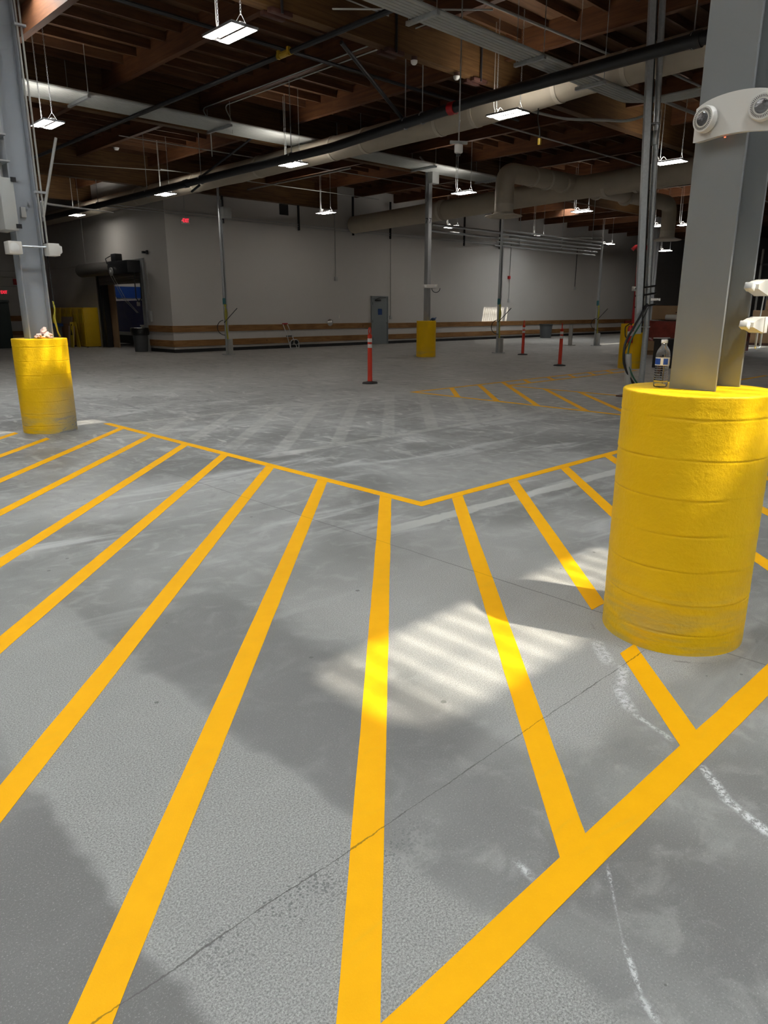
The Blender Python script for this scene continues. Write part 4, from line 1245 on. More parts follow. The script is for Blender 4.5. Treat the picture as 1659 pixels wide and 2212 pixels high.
# black sprinkler main
o = (11.7, 12, 5.2)
mp = thing('sprinkler_pipe', 'thick black pipe running along the front of the long beige duct', 'pipe', o)
PPTS = [(11.0, -3, 5.20), (11.0, 4, 5.18), (11.0, 9.0, 5.12), (11.0, 13.0, 4.93), (11.0, 36.5, 4.88)]
b = MB(o); b.tube(PPTS, 0.093, 18); b.build('pipe', M['blackmetal'], mp)
for yy, mt in ((9.55, 'redcol'), (5.1, 'blackmetal'), (19.2, 'blackmetal')):
    p = at_path(PPTS, yy); b = MB(o); b.tube([p + Vector((0, -0.07, 0)), p + Vector((0, 0.07, 0))], 0.11, 18); b.build('coupling', M[mt], mp)
for yy in (5.15, 10.3, 10.75, 14.4, 18.4, 21.5, 25.0):
    p = at_path(PPTS, yy); b = MB(o); b.tube(arc(p, 0.101, -PI * 0.6, PI * 0.9, 14, (1, 0, 0), (0, 0, 1)), 0.012, 6)
    b.tube([p + Vector((0, 0, 0.11)), Vector((p.x, p.y, ZD - 0.002))], 0.010, 6); b.build('hanger', M['galv'], mp)
b = MB(o); b.tube([(8.9, 10.2, 5.83), (10.98, 10.8, 5.12)], 0.035, 8); b.build('sway_brace', M['blackmetal'], mp)
b = MB(o); b.tube([(11.0, 18.5, 4.97), (11.9, 17.0, 5.95)], 0.03, 8); b.tube([(11.0, 18.5, 4.8), (10.92, 18.8, 4.66)], 0.03, 6); b.build('sway_brace', M['blackmetal'], mp)

# conduit bundles on trapezes
def bundle(name, label, x0, x1, ys_, z, r, bars, ztop, bends=None, barw=0.06):
    o = (x0, ys_[0], z)
    root = thing(name, label, 'conduit bundle', o, 'conduit bundles')
    for i, y in enumerate(ys_):
        b = MB(o)
        pts = [(x0, y, z), (x1, y, z)]
        if bends:
            pts = bends(i, y)
        b.tube(pts, r, 10); b.build('conduit', M['conduit_light'], root)
    for xx in bars:
        ya, yb = min(ys_) - 0.10, max(ys_) + 0.10
        b = MB(o); b.box(xx - 0.03, xx + 0.03, ya, yb, z - r - 0.055, z - r - 0.003); h = b.build('trapeze', M['galv'], root, smooth=0)
        for yy in (ya + 0.03, yb - 0.03):
            b = MB(o); b.tube([(xx, yy, z - r - 0.06), (xx, yy, ztop)], 0.007, 6); b.build('rod', M['galv'], h)
    return root
yb_ = [7.28 + 0.074 * i for i in range(6)]
def bb(i, y):
    xe = 14.55 + (5 - i) * 0.0 + 0.072 * (5 - i)
    return bend([(5.4, y, 5.34), (xe - .6, y, 5.34), (xe - .6, 5.2, 5.34)], 0.45, 6)
bundle('conduit_bundle', 'bundle of six grey conduits on hung bars crossing the top right of the hall', 5.4, 14.6, yb_, 5.34, 0.031, (7.95, 10.4, 12.2), ZD - 0.005, bb)
yt = [16.15 + 0.096 * i for i in range(10)]
bundle('conduit_bundle', 'wide grey bank of conduits on hung bars running behind the left grey column', 3.0, 21.5, yt, 5.86, 0.044, (7.1, 10.5, 14.7, 17.8, 21.0), ZD - 0.005)
yr = [24.2 + 0.06 * i for i in range(4)]
ywc = [YW - 0.16, YW - 0.16]
o = (20, YW - 0.15, 5)
wc = thing('conduit_run', 'pair of thin wires strung high along the back wall on black drop brackets', 'conduit', o)
for k, (za, zb) in enumerate(((4.98, 5.02), (4.90, 4.94))):
    b = MB(o); n = 40
    b.tube([(11.2 + 24 * i / n, YW - 0.15, za + (zb - za) * i / n - 0.05 * math.sin(PI * i / n)) for i in range(n + 1)], 0.014, 6); b.build('wire', M['galv'], wc)
for xx in (15.8, 19.4, 22.4, 24.7, 27.3, 30.0, 33.0):
    b = MB(o); b.box(xx - 0.03, xx + 0.03, YW - 0.19, YW - 0.11, 4.72, 5.68 if xx < 21.4 else 6.3); b.build('drop_bracket', M['blackmetal'], wc, smooth=0)
# shiny conduits by the middle slender pole
ys2 = [16.9, 17.05, 17.2, 17.35, 17.5]
o = (24, 17, 4.1)
sc_ = thing('conduit_bundle', 'bundle of shiny silver conduits right of the middle slender pole', 'conduit bundle', o, 'conduit bundles')
for i in range(5):
    b = MB(o); b.tube([(22.3, 16.85 + 0.08 * i, 4.34 - 0.125 * i), (29.4, 16.85 + 0.08 * i, 4.34 - 0.125 * i)], 0.030, 8); b.build('conduit', M['galv'], sc_)
for xx in (23.6, 26.5, 28.8):
    b = MB(o); b.tube([(xx, 17.0, 3.92), (xx, 17.0, 6.5)], 0.014, 6); b.build('rod', M['galv'], sc_)
for k, (pts, r, mt, lab) in enumerate([
        ([(9.2, 7.9, 6.02), (13.3, 7.72, 6.02)], 0.022, 'conduit', 'lone grey conduit ending in mid-air near the top right, under the roof'),
        ([(13.4, 6.9, 5.7), (17.0, 6.8, 5.7)], 0.022, 'conduit', 'lone grey conduit below the beige duct beside the near grey column, upper one'),
        ([(14.9, 7.62, 5.6), (18.0, 7.55, 5.6)], 0.035, 'conduit', 'thicker lone conduit beside the near grey column, lower one'),
        (bend([(14.4, 10.2, 5.72), (15.2, 9.9, 5.65), (15.8, 9.25, 5.62), (16.3, 8.95, 5.62), (16.3, 8.2, 5.72)], 0.3), 0.03, 'conduit_light', 'loose pale bent conduit hanging left of the galvanized pole'),
        ([(8.46, 3.0, 5.78), (8.46, 26.5, 5.78)], 0.045, 'blackmetal', 'dark sprinkler branch pipe slanting across the upper left of the photo'),
        ([(2.5, 12.1, 6.2), (16.5, 12.1, 6.2)], 0.035, 'blackmetal', 'dark pipe tight under the roof behind the largest hanging light'),
        (bend([(10.30, 9.4, 6.27), (10.30, 17.0, 6.27), (10.7, 17.3, 6.1), (10.7, 17.3, 5.3)], 0.2), 0.013, 'conduit_light', 'thin pale conduit along the second roof beam, left of two'),
        (bend([(10.55, 10.6, 6.27), (10.55, 16.4, 6.27), (10.9, 16.6, 6.0), (10.9, 16.6, 5.75)], 0.2), 0.013, 'conduit_light', 'thin pale conduit along the second roof beam, right of two'),
        ([(4.6, 9.79, 6.40), (9.6, 9.79, 6.40)], 0.013, 'conduit', 'upper thin conduit on the face of the big roof girder'),
        ([(4.6, 9.79, 6.28), (9.6, 9.79, 6.28)], 0.013, 'conduit', 'lower thin conduit on the face of the big roof girder'),
        (bend([(8.1, 9.75, 6.15), (7.2, 10.4, 6.2), (7.7, 10.9, 6.2), (9.8, 7.75, 5.9)], 0.2), 0.015, 'conduit', 'zigzag bent conduit beside the big roof girder'),
        ([(8.0, 25.6, 6.0), (13.2, 23.4, 6.0)], 0.012, 'conduit_light', 'thin far wire under the roof above the roll-up door'),
        ([(9.6, 20.1, 6.05), (23.0, 19.8, 6.05)], 0.014, 'conduit', 'thin far conduit under the roof behind the bank of conduits'),
        ([(12.4, 23.2, 5.95), (22.0, 23.0, 5.95)], 0.014, 'conduit_light', 'thin far conduit near the top edge of the back wall'),
        ([(16.9, 19.0, 6.0), (16.9, 25.0, 6.0)], 0.03, 'conduit', 'far dark pipe running to the back wall, left of the middle column'),
        ([(26.0, 3.0, 5.95), (26.0, 24.0, 5.95)], 0.03, 'conduit', 'far pipe under the roof right of the middle column'),
        ([(23.0, 20.9, 4.9), (37.0, 20.9, 4.9)], 0.05, 'galv', 'shiny overhead pipe pair below the orange skylit beam, upper one'),
        ([(23.0, 21.2, 4.7), (37.0, 21.2, 4.7)], 0.05, 'galv', 'shiny overhead pipe below the orange skylit beam, lower one'),
        ([(16.0, 12.6, 6.15), (40.0, 12.6, 6.15)], 0.02, 'conduit', 'long thin conduit in the dark roof above the right air outlet')]):
    b = MB(pts[0]); b.tube(pts, r, 8)
    tag(b.build('conduit' if mt != 'blackmetal' else 'pipe', M[mt]), lab, 'conduit' if mt != 'blackmetal' else 'pipe')
b = MB((8.46, 11.2, 5.78)); b.tube([(8.46, 10.98, 5.78), (8.46, 11.36, 5.78)], 0.052, 10); b.box(8.40, 8.46, 11.0, 11.05, 5.72, 5.85); b.box(8.40, 8.46, 11.28, 11.33, 5.72, 5.85)
tag(b.build('pipe_valve', M['valve']), 'yellow valve fitting on the dark slanting sprinkler pipe', 'valve')
# steel brackets on the big girder
for k, (xx, lab) in enumerate(((7.4, 'left rusty clamp bracket under the big roof girder'), (9.8, 'middle rusty clamp bracket under the big roof girder'), (12.1, 'right rusty clamp bracket under the big roof girder, by the black pipe'))):
    o = (xx, 9.94, 5.84)
    r = thing('girder_bracket', lab, 'bracket', o, 'girder brackets')
    b = MB(o); b.box(xx - 0.2, xx + 0.2, 9.80, 9.90, 5.775, 5.838, bevel=0.008); b.box(xx - 0.2, xx + 0.2, 9.98, 10.08, 5.775, 5.838, bevel=0.008); b.build('clamp', M['bracket'], r)
    b = MB(o); b.tube([(xx, 9.80, 5.78), (xx, 9.80, 6.45)], 0.022, 8); b.build('rod', M['blackmetal'], r)
for (x, y, z, lab) in ((10.3, 9.86, 5.838, 'white dome detector under the big roof girder, middle of the photo top'), (11.5, 9.9, 5.838, 'small pale sensor under the big roof girder near the black pipe')):
    o = (x, y, z); r = thing('ceiling_detector', lab, 'detector', o)
    b = MB(o); b.lathe([(0.001, -0.055), (0.05, -0.055), (0.055, 0.0), (0.001, 0.0)], o, 18); b.build('base', M['bracket'], r)
    b = MB(o); b.lathe([(0.001, -0.13), (0.03, -0.125), (0.055, -0.10), (0.062, -0.06), (0.001, -0.0551)], o, 18); b.build('dome', M['white_lens'], r)
b = MB((10.77, 22.8, 6.29)); b.lathe([(0.001, -0.07), (0.06, -0.06), (0.09, 0.0), (0.001, 0.0)], (10.77, 22.8, 6.3), 16)
tag(b.build('ceiling_detector', M['white_lens']), 'small white ceiling detector far left above the roll-up door', 'detector')
# white hanging device
o = (9.5, 8.1, 3.9)
r = thing('wireless_unit', 'white cylinder unit hung on a rod with a crossbar below the black pipe', 'ceiling device', o)
b = MB(o); b.lathe([(0.001, 3.935), (0.03, 3.935), (0.062, 3.95), (0.066, 3.96), (0.066, 4.06), (0.05, 4.075), (0.001, 4.075)], (9.5, 8.1, 0), 24); b.build('body', M['cap'], r)
b = MB(o); b.lathe([(0.001, 3.905), (0.03, 3.905), (0.035, 3.934), (0.001, 3.934)], (9.5, 8.1, 0), 16); b.build('lens', M['blackmetal'], r)
b = MB(o); b.box(9.36, 9.64, 8.08, 8.12, 4.076, 4.12, rot=Matrix.Rotation(-0.6, 3, 'Z')); b.build('crossbar', M['conduit'], r, smooth=0)
b = MB(o); b.tube([(9.5, 8.1, 4.12), (9.5, 8.1, 6.745)], 0.011, 8); b.build('rod', M['galv'], r)
# hanging electrical reel cord near the right duct light
o = (13.0, 9.0, 5.2); r = thing('cord_end', 'yellow-tipped cord end dangling below the light at the beige duct', 'cord', o)
b = MB(o); b.tube(bend([(12.9, 9.0, 5.32), (12.92, 9.02, 5.1), (12.96, 8.98, 4.95), (12.97, 8.98, 4.80)], 0.1), 0.014, 6); b.build('cord', M['blackcable'], r)
b = MB(o); b.box(12.94, 13.0, 8.95, 9.01, 4.68, 4.80, bevel=0.01); b.build('plug', M['valve'], r)

# ------------------------------------------------------------------ things on the walls
def exit_sign(x, y, z, label, ztop):
    o = (x, y, z)
    r = thing('exit_sign', label, 'exit sign', o, 'exit signs')
    b = MB(o); b.box(x - 0.17, x + 0.17, y - 0.03, y + 0.03, z - 0.11, z + 0.11, bevel=0.006); b.build('housing', M['plastic'], r)
    tx = text_mesh('exit_letters', 'EXIT', 0.19, M['exit'], r, (0.01, -0.033, 0), (PI / 2, 0, 0)); tx.scale = (0.62, 1, 1)
    b = MB(o); b.prism([(x - 0.162, y - 0.031, z), (x - 0.135, y - 0.031, z + 0.03), (x - 0.135, y - 0.031, z - 0.03)], (0, -0.003, 0)); b.build('arrow', M['exit'], r, smooth=0)
    b = MB(o); b.tube([(x, y, z + 0.11), (x, y, ztop)], 0.010, 6); b.build('stem', M['galv'], r)
exit_sign(14.15, YW - 0.25, 4.67, 'red lit EXIT sign hung before the back wall near its left corner', 5.68)
o = (11.5, Y1 - 0.03, 2.34)
r = thing('exit_sign', 'small red lit EXIT sign on the far wall at the left edge', 'exit sign', o, 'exit signs')
b = MB(o); b.box(11.28, 11.72, Y1 - 0.06, Y1 - 0.002, 2.24, 2.46, bevel=0.006); b.build('housing', M['plastic'], r)
tx = text_mesh('exit_letters', 'EXIT', 0.2, M['exit'], r, (0.0, -0.033, 0.01), (PI / 2, 0, 0)); tx.scale = (0.7, 1, 1)
b = MB((12.1, Y1, 2.83)); b.box(11.98, 12.22, Y1 - 0.07, Y1 - 0.002, 2.70, 2.96, bevel=0.01); b.box(12.02, 12.18, Y1 - 0.09, Y1 - 0.06, 2.73, 2.82)
tag(b.build('fire_alarm', M['redplastic']), 'red fire alarm sounder on the far left wall beside the left column', 'fire alarm')
for (za, zb, xa, lab) in ((3.30, 3.30, 13.3, 'upper'), (3.04, 3.04, 12.0, 'middle'), (2.62, 2.62, 13.3, 'lower')):
    b = MB((11, Y1, za)); b.tube([(5.0, Y1 - 0.03, za), (xa, Y1 - 0.03, zb)], 0.016, 6)
    tag(b.build('wall_conduit', M['conduit']), lab + ' of three conduits on the far left wall by the fire alarm', 'conduit')
b = MB((XW, 34, 3.4)); b.tube([(XW - 0.03, 37.2, 3.40), (XW - 0.03, 27.0, 3.46)], 0.016, 6)
tag(b.build('wall_conduit', M['conduit']), 'level conduit on the side wall leading to the roll-up door', 'conduit')
b = MB((XW, 32.4, 4.5)); b.tube([(XW - 0.03, 32.43, 5.6), (XW - 0.03, 32.43, 3.44)], 0.016, 6)
tag(b.build('wall_conduit', M['conduit']), 'vertical conduit on the side wall above the roll-up door', 'conduit')
b = MB((XW, 26.9, 3.66)); b.box(XW - 0.12, XW - 0.002, 26.85, 26.95, 3.62, 3.70); b.box(XW - 0.07, XW - 0.002, 26.65, 26.72, 3.58, 3.72)
tag(b.build('wall_camera', M['blackmetal']), 'tiny black camera on the side wall above the roll-up door', 'camera')
def drop(x, z0, z1, label, lowbox=True, mt='conduit'):
    o = (x, YW, z0); r = thing('wall_conduit', label, 'conduit', o, 'conduit drops on the back wall')
    b = MB(o); b.tube([(x, YW - 0.022, z0), (x, YW - 0.022, z1)], 0.02, 8); b.build('pipe', M[mt], r)
    b = MB(o); b.box(x - 0.07, x + 0.07, YW - 0.07, YW - 0.002, z0 - 0.17, z0, bevel=0.008); b.build('outlet_box', M['greybox'], r)
drop(21.46, 2.96, 6.2, 'conduit drop on the back wall left of the grey door, ending high')
drop(24.86, 1.30, 5.6, 'conduit drop on the back wall right beside the grey door, ending low')
drop(34.2, 2.15, 5.2, 'conduit drop with a red box on the back wall near the sunlit patch')
b = MB((34.1, YW, 3.3)); b.box(34.03, 34.17, YW - 0.1, YW - 0.003, 3.22, 3.38)
tag(b.build('fire_alarm', M['redplastic']), 'small red alarm box on the back wall above the sunlit patch', 'fire alarm')
drop(41.0, 2.95, 5.2, 'conduit drop on the far right part of the back wall', mt='blackmetal')
b = MB((21.6, YW, 1.27)); b.box(21.58, 21.65, YW - 0.02, YW - 0.002, 1.20, 1.34)
tag(b.build('wall_switch', M['plastic']), 'small switch plate on the back wall left of the grey door', 'switch')
b = MB((21.05, YW, 1.0)); b.lathe([(0.001, 0.0), (0.15, 0.0), (0.16, 0.02), (0.14, 0.06), (0.09, 0.10), (0.04, 0.12), (0.001, 0.122)], (21.05, YW - 0.046, 1.02), 24, Matrix.Rotation(PI / 2, 3, 'X'))
tag(b.build('round_bell', M['chrome']), 'round chrome dome on the upper bumper board left of the grey door', 'bell')
b = MB((18.76, YW, 5.49)); b.box(18.55, 18.98, YW - 0.03, YW - 0.002, 5.27, 5.675)
tag(b.build('wall_vent', M['black']), 'square black opening high on the back wall under the girder', 'vent')

# hand truck leaning on the boards
o = (18.75, YW - 0.4, 0)
ht = thing('hand_truck', 'folding silver hand truck leaning on the bumper boards by the back wall', 'hand truck', o)
b = MB(o)
for s in (-1, 1):
    b.tube([(18.72 + s * 0.17, YW - 0.42, 0.04), (18.66 + s * 0.13, YW - 0.26, 0.5), (18.55 + s * 0.11, YW - 0.10, 1.0)], 0.017, 8)
b.box(18.55, 18.86, YW - 0.35, YW - 0.31, 0.24, 0.27); b.build('frame', M['aluminium'], ht)
b = MB(o); b.tube([(18.42, YW - 0.10, 1.0), (18.68, YW - 0.10, 1.0)], 0.03, 8); b.build('handle', M['redcol'], ht)
b = MB(o); b.tube([(18.50, YW - 0.24, 0.5), (18.82, YW - 0.24, 0.5)], 0.025, 8); b.build('cross_grip', M['blackmetal'], ht)
for s in (-1, 1):
    b = MB(o); b.lathe([(0.02, -0.02), (0.085, -0.02), (0.095, 0), (0.085, 0.02), (0.02, 0.02)], (18.72 + s * 0.13, YW - 0.46, 0.26), 16, Matrix.Rotation(PI / 2, 3, 'X')); b.build('wheel', M['blackmetal'], ht)
b = MB(o); b.tube(bend([(18.50, YW - 0.5, 0.01), (18.50, YW - 0.5, 0.28), (18.6, YW - 0.5, 0.36), (18.84, YW - 0.5, 0.36), (18.94, YW - 0.5, 0.28), (18.94, YW - 0.5, 0.01)], 0.08), 0.02, 6); b.tube([(18.50, YW - 0.5, 0.02), (18.94, YW - 0.5, 0.02)], 0.02, 6); b.build('toe_plate', M['aluminium'], ht)

# ------------------------------------------------------------------ bins
def bin_round(x, y, r, h, label, mat, bag=False):
    o = (x, y, 0)
    t_ = thing('trash_can', label, 'trash can', o, 'trash cans')
    b = MB(o); b.lathe([(0.001, 0.01), (r * 0.78, 0.0), (r * 0.80, 0.02), (r * 0.97, h * 0.93), (r * 1.03, h * 0.94), (r * 1.05, h), (r * 0.97, h), (r * 0.93, h * 0.9), (r * 0.76, 0.04), (0.001, 0.04)], o, 28); b.build('can', mat, t_)
    if bag:
        def dd(a, z): return 0.03 * mnoise.noise(Vector((math.cos(a) * 2.5, math.sin(a) * 2.5, z * 5)))
        b = MB(o); b.lathe([(r * 1.08, h * 0.72), (r * 1.13, h * 0.8), (r * 1.14, h * 0.95), (r * 1.1, h * 1.04), (r * 0.95, h * 1.05), (r * 0.8, h * 0.95), (0.05, h * 0.9)], o, 32, None, dd); b.build('bag', M['bag'], t_)
    return t_
bin_round(13.0, 26.95, 0.30, 0.86, 'grey trash can with black bag beside the roll-up door', M['bingrey'], True)
bin_round(36.3, 24.0, 0.38, 0.78, 'dark grey trash can against the back wall behind the right-hand orange posts', M['bingrey'])
o = (19.75, 9.2, 0)
t_ = thing('trash_can', 'square black bin between the galvanized pole and the water bottle', 'trash can', o, 'trash cans')
b = MB(o)
b.prism([(19.45, 8.95, 0), (19.95, 8.75, 0), (20.1, 9.2, 0), (19.6, 9.4, 0)], (0, 0, 0.72)); b.build('body', M['bindark'], t_, smooth=0)
b = MB(o); b.prism([(19.42, 8.93, 0.72), (19.97, 8.71, 0.72), (20.13, 9.22, 0.72), (19.58, 9.43, 0.72)], (0, 0, 0.07)); b.build('rim', M['bindark'], t_, smooth=0)
b = MB(o); b.tube([(19.43, 8.95, 0.80), (19.6, 9.42, 0.80), (20.1, 9.2, 0.80)], 0.02, 6); b.build('bag_edge', M['paper'], t_)

# ------------------------------------------------------------------ left background: cabinets, boards, container
for k, (ya, yb, lab) in enumerate(((31.62, 32.85, 'nearest yellow steel cabinet, beside the roll-up door'), (33.0, 34.1, 'middle yellow steel cabinet by the side wall'), (34.2, 35.4, 'farthest yellow steel cabinet, beside the blue one'))):
    o = (13.1, ya, 0); r = thing('storage_cabinet', lab, 'cabinet', o, 'yellow cabinets')
    b = MB(o); b.box(12.80, 13.42, ya, yb, 0.03, 1.66, bevel=0.012); b.build('body', M['cabyellow'], r)
    for s in (0, 1):
        y0 = ya + 0.03 + s * (yb - ya - 0.03) / 2; y1 = y0 + (yb - ya) / 2 - 0.045
        b = MB(o); b.box(12.782, 12.80, y0, y1, 0.10, 1.60, bevel=0.004); dd_ = b.build('door', M['cabyellow'], r)
        b = MB(o); b.box(12.776, 12.783, y0 + 0.1, y1 - 0.1, 1.0, 1.4); b.build('warning_label', M['cabyellow2'], dd_, smooth=0)
    b = MB(o); b.box(12.81, 12.86, ya + .02, ya + .08, 0, 0.03); b.box(13.34, 13.40, yb - .08, yb - .02, 0, 0.03); b.box(13.34, 13.40, ya + .02, ya + .08, 0, 0.03); b.box(12.81, 12.86, yb - .08, yb - .02, 0, 0.03); b.build('feet', M['black'], r, smooth=0)
o = (12.9, 36.2, 0); r = thing('storage_cabinet', 'dark blue cabinet behind the left yellow guard', 'cabinet', o)
b = MB(o); b.box(12.5, 13.40, 35.6, 36.9, 0.0, 1.52, bevel=0.012); b.build('body', M['navy'], r)
b = MB(o); b.box(12.48, 12.5, 35.65, 36.85, 0.08, 1.45, bevel=0.004); b.build('door', M['navy'], r)
o = (12.3, 33.3, 0); r = thing('recycling_bin', 'dark recycling bin with blue lid behind the left yellow guard', 'recycling bin', o)
b = MB(o); b.box(11.72, 12.32, 32.95, 33.6, 0, 0.86, bevel=0.02); b.build('body', M['bingrey'], r)
b = MB(o); b.box(11.67, 12.37, 32.90, 33.65, 0.865, 1.0, bevel=0.02); b.build('lid', M['binblue'], r)
rotb = Matrix.Rotation(0.14, 3, 'Y')
b = MB((12.66, 33.3, 0)); b.box(12.64, 12.66, 32.75, 34.0, 0.0, 1.28, rot=rotb)
tag(b.build('cardboard_sheet', M['cardboard2'], None, smooth=0), 'tall pale cardboard sheet leaning on the yellow cabinets', 'cardboard', 'cardboard sheets')
b = MB((12.60, 33.0, 0)); b.box(12.48, 12.50, 32.68, 33.5, 0.0, 0.98, rot=rotb)
tag(b.build('cardboard_sheet', M['cardboard'], None, smooth=0), 'shorter brown cardboard sheet leaning beside the dark recycling bin', 'cardboard', 'cardboard sheets')
b = MB((12.5, 32.4, 0)); b.box(12.42, 12.44, 32.0, 32.6, 0.0, 0.9, rot=rotb); blob(b, (12.50, 32.3, 1.0), (0.02, 0.02, 0.02), 3)
tag(b.build('cardboard_sheet', M['glove'], None, smooth=0), 'torn pinkish board leaning in front of the yellow cabinets', 'cardboard', 'cardboard sheets')
o = (12.9, 32.2, 0); r = thing('wet_floor_sign', 'folding yellow wet floor sign standing before the nearest yellow cabinet', 'floor sign', o)
for s in (-1, 1):
    b = MB(o); b.box(12.45 + s * 0.10 - 0.01, 12.45 + s * 0.10 + 0.01, 31.85, 32.2, 0, 1.06, bevel=0.004, rot=Matrix.Rotation(-s * 0.09, 3, 'Y')); p_ = b.build('panel', M['cabyellow2'], r)
    if s < 0:
        b = MB(o); xx = 12.325
        b.prism([(xx + 0.02, 31.93, 0.52), (xx + 0.02, 32.12, 0.52), (xx + 0.034, 32.025, 0.78)], (-0.006, 0, 0)); b.box(xx + 0.002, xx + 0.008, 31.95, 32.1, 0.30, 0.36); b.box(xx + 0.002, xx + 0.008, 31.97, 32.08, 0.18, 0.22); b.box(xx + 0.05, xx + 0.056, 31.97, 32.08, 0.92, 0.97)
        b.build('pictogram', M['black'], p_, smooth=0)
o = (8.5, 33.6, 0); r = thing('waste_container', 'big dark green steel container at the left edge', 'container', o)
b = MB(o); b.box(5.0, 10.35, 33.2, 35.2, 0.0, 1.96, bevel=0.03); b.build('body', M['darkgreen'], r)
b = MB(o)
for xx in (6.3, 7.6, 8.9): b.box(xx - 0.04, xx + 0.04, 33.13, 33.2, 0.0, 1.9)
b.box(5.0, 10.35, 33.13, 33.2, 1.86, 1.95); b.build('ribs', M['darkgreen'], r, smooth=0)
b = MB((9.8, 33.8, 1.96)); b.box(8.6, 10.1, 33.5, 34.3, 1.98, 2.22, bevel=0.02); b.box(8.7, 10.0, 33.6, 34.2, 1.96, 1.98)
tag(b.build('machine_unit', M['bag']), 'black machine unit on top of the dark green container', 'machine')
b = MB((11.3, 36.5, 0)); b.box(10.9, 12.0, 36.3, 36.9, 0, 0.42, bevel=0.01)
tag(b.build('cardboard_box', M['cardboard'], None, smooth=0), 'low brown box on the floor behind the left yellow guard', 'box')
# store room contents
o = (15.8, 32.0, 0); r = thing('dumpster', 'navy blue dumpster seen through the roll-up door', 'dumpster', o)
b = MB(o); b.prism([(14.75, 29.9, 0.62), (17.2, 29.9, 0.62), (17.2, 29.9, 1.95), (14.7, 29.9, 1.95)], (0, 4.2, 0)); b.build('body', M['navy'], r, smooth=0)
b = MB(o); b.box(14.68, 17.2, 29.85, 34.15, 0.47, 0.62); b.build('sill', M['greybox'], r, smooth=0)
b = MB(o); b.box(14.95, 17.1, 30.0, 34.0, 0.08, 0.47); b.build('underframe', M['black'], r, smooth=0)
b = MB(o); b.box(14.68, 14.695, 30.2, 30.5, 1.72, 1.9); b.build('label_plate', M['paper'], r, smooth=0)
for yy in (30.3, 33.5):
    b = MB(o); b.lathe([(0.01, -0.04), (0.12, -0.04), (0.13, 0), (0.12, 0.04), (0.01, 0.04)], (14.88, yy, 0.13), 16, Matrix.Rotation(PI / 2, 3, 'X')); b.build('wheel', M['black'], r)
b = MB((13.8, 30.8, 0)); b.box(13.74, 13.80, 30.55, 31.2, 0.0, 2.6)
tag(b.build('wood_panel', M['cardboard'], None, smooth=0), 'tall brown panel standing at the left side of the roll-up doorway', 'panel')
b = MB((14.0, 28.3, 0)); b.box(13.8, 14.25, 28.05, 28.5, 0.0, 0.92, bevel=0.03)
tag(b.build('storage_box', M['greybox']), 'grey blue box with white lid inside the doorway behind the trash can', 'box')
b = MB((14.0, 28.3, 0.92)); b.box(13.78, 14.27, 28.03, 28.52, 0.92, 0.97, bevel=0.01)
tag(b.build('white_lid', M['paper']), 'white lid lying on the grey blue box inside the doorway', 'lid')
b = MB((16.4, 36.8, 2.1)); b.box(15.9, 16.6, 36.5, 36.95, 1.85, 2.25, bevel=0.15)
tag(b.build('hanging_unit', M['plastic']), 'rounded white unit on the blue-striped wall in the store room', 'wall unit')

# ------------------------------------------------------------------ right background: pallet goods
o = (25.6, 12, 0); r = thing('wrapped_pallet', 'pallet load wrapped in shiny red film behind the yellow guard of the red standpipe', 'pallet load', o)
b = MB(o)
nx, nz = 26, 14
def wrapsheet(b, p0, px, pz, nrm, nx, nz, amp, seed):
    vs = []
    for i in range(nx + 1):
        row = []
        for j in range(nz + 1):
            p = Vector(p0) + Vector(px) * (i / nx) + Vector(pz) * (j / nz)
            e = min(i, nx - i, j, nz - j) > 0
            d = amp * mnoise.noise(Vector((p.x * 1.2 + p.y * 1.5, p.z * 3.0, seed))) if e else 0
            row.append(b.bm.verts.new(p + Vector(nrm) * d - b.org))
        vs.append(row)
    for i in range(nx):
        for j in range(nz):
            b.bm.faces.new((vs[i][j], vs[i + 1][j], vs[i + 1][j + 1], vs[i][j + 1]))
b.box(25.12, 27.3, 9.6, 13.2, 0.16, 1.14)
wrapsheet(b, (25.10, 9.55, 0.14), (0, 3.7, 0), (0.06, 0, 1.04), (-1, 0, 0), 30, 12, 0.07, 1)
wrapsheet(b, (25.10, 13.25, 0.14), (2.2, 0, 0), (0, 0, 1.04), (0, 1, 0), 16, 12, 0.05, 2)
wrapsheet(b, (25.14, 9.55, 1.19), (0, 3.7, 0), (2.1, 0, 0), (0, 0, 1), 30, 12, 0.04, 3)
b.build('film_wrap', M['redwrap'], r)
b = MB(o)
for xx in (25.15, 26.1, 27.1): b.box(xx, xx + 0.1, 9.7, 13.2, 0.0, 0.1)
b.box(25.1, 27.25, 9.65, 13.25, 0.1, 0.135); b.build('pallet', M['cardboard'], r, smooth=0)
b = MB(o); b.box(25.02, 25.06, 9.6, 12.9, 0.15, 0.5); b.build('board_panel', M['cardboard'], r, smooth=0)
o = (25.7, 11.0, 1.22); r = thing('cardboard_box', 'long open cardboard box lying on the red-wrapped pallet', 'box', o)
b = MB(o); b.box(25.35, 25.40, 9.7, 12.35, 1.24, 1.70); b.box(26.6, 26.65, 9.7, 12.35, 1.24, 1.70); b.box(25.40, 26.6, 12.30, 12.35, 1.24, 1.72); b.box(25.40, 26.6, 9.7, 9.75, 1.24, 1.72); b.box(25.4, 26.6, 9.75, 12.3, 1.24, 1.26); b.build('carton', M['cardboard'], r, smooth=0)
b = MB(o); b.prism([(25.345, 10.9, 1.42), (25.345, 11.4, 1.42), (25.345, 11.5, 1.47), (25.345, 11.4, 1.52), (25.345, 10.9, 1.52), (25.345, 10.8, 1.47)], (-0.004, 0, 0)); b.build('print_mark', M['bracket'], r, smooth=0)
b = MB((25.2, 11, 1.3)); b.tube([(25.24, 10.55, 1.31), (25.22, 11.75, 1.31)], 0.095, 18)
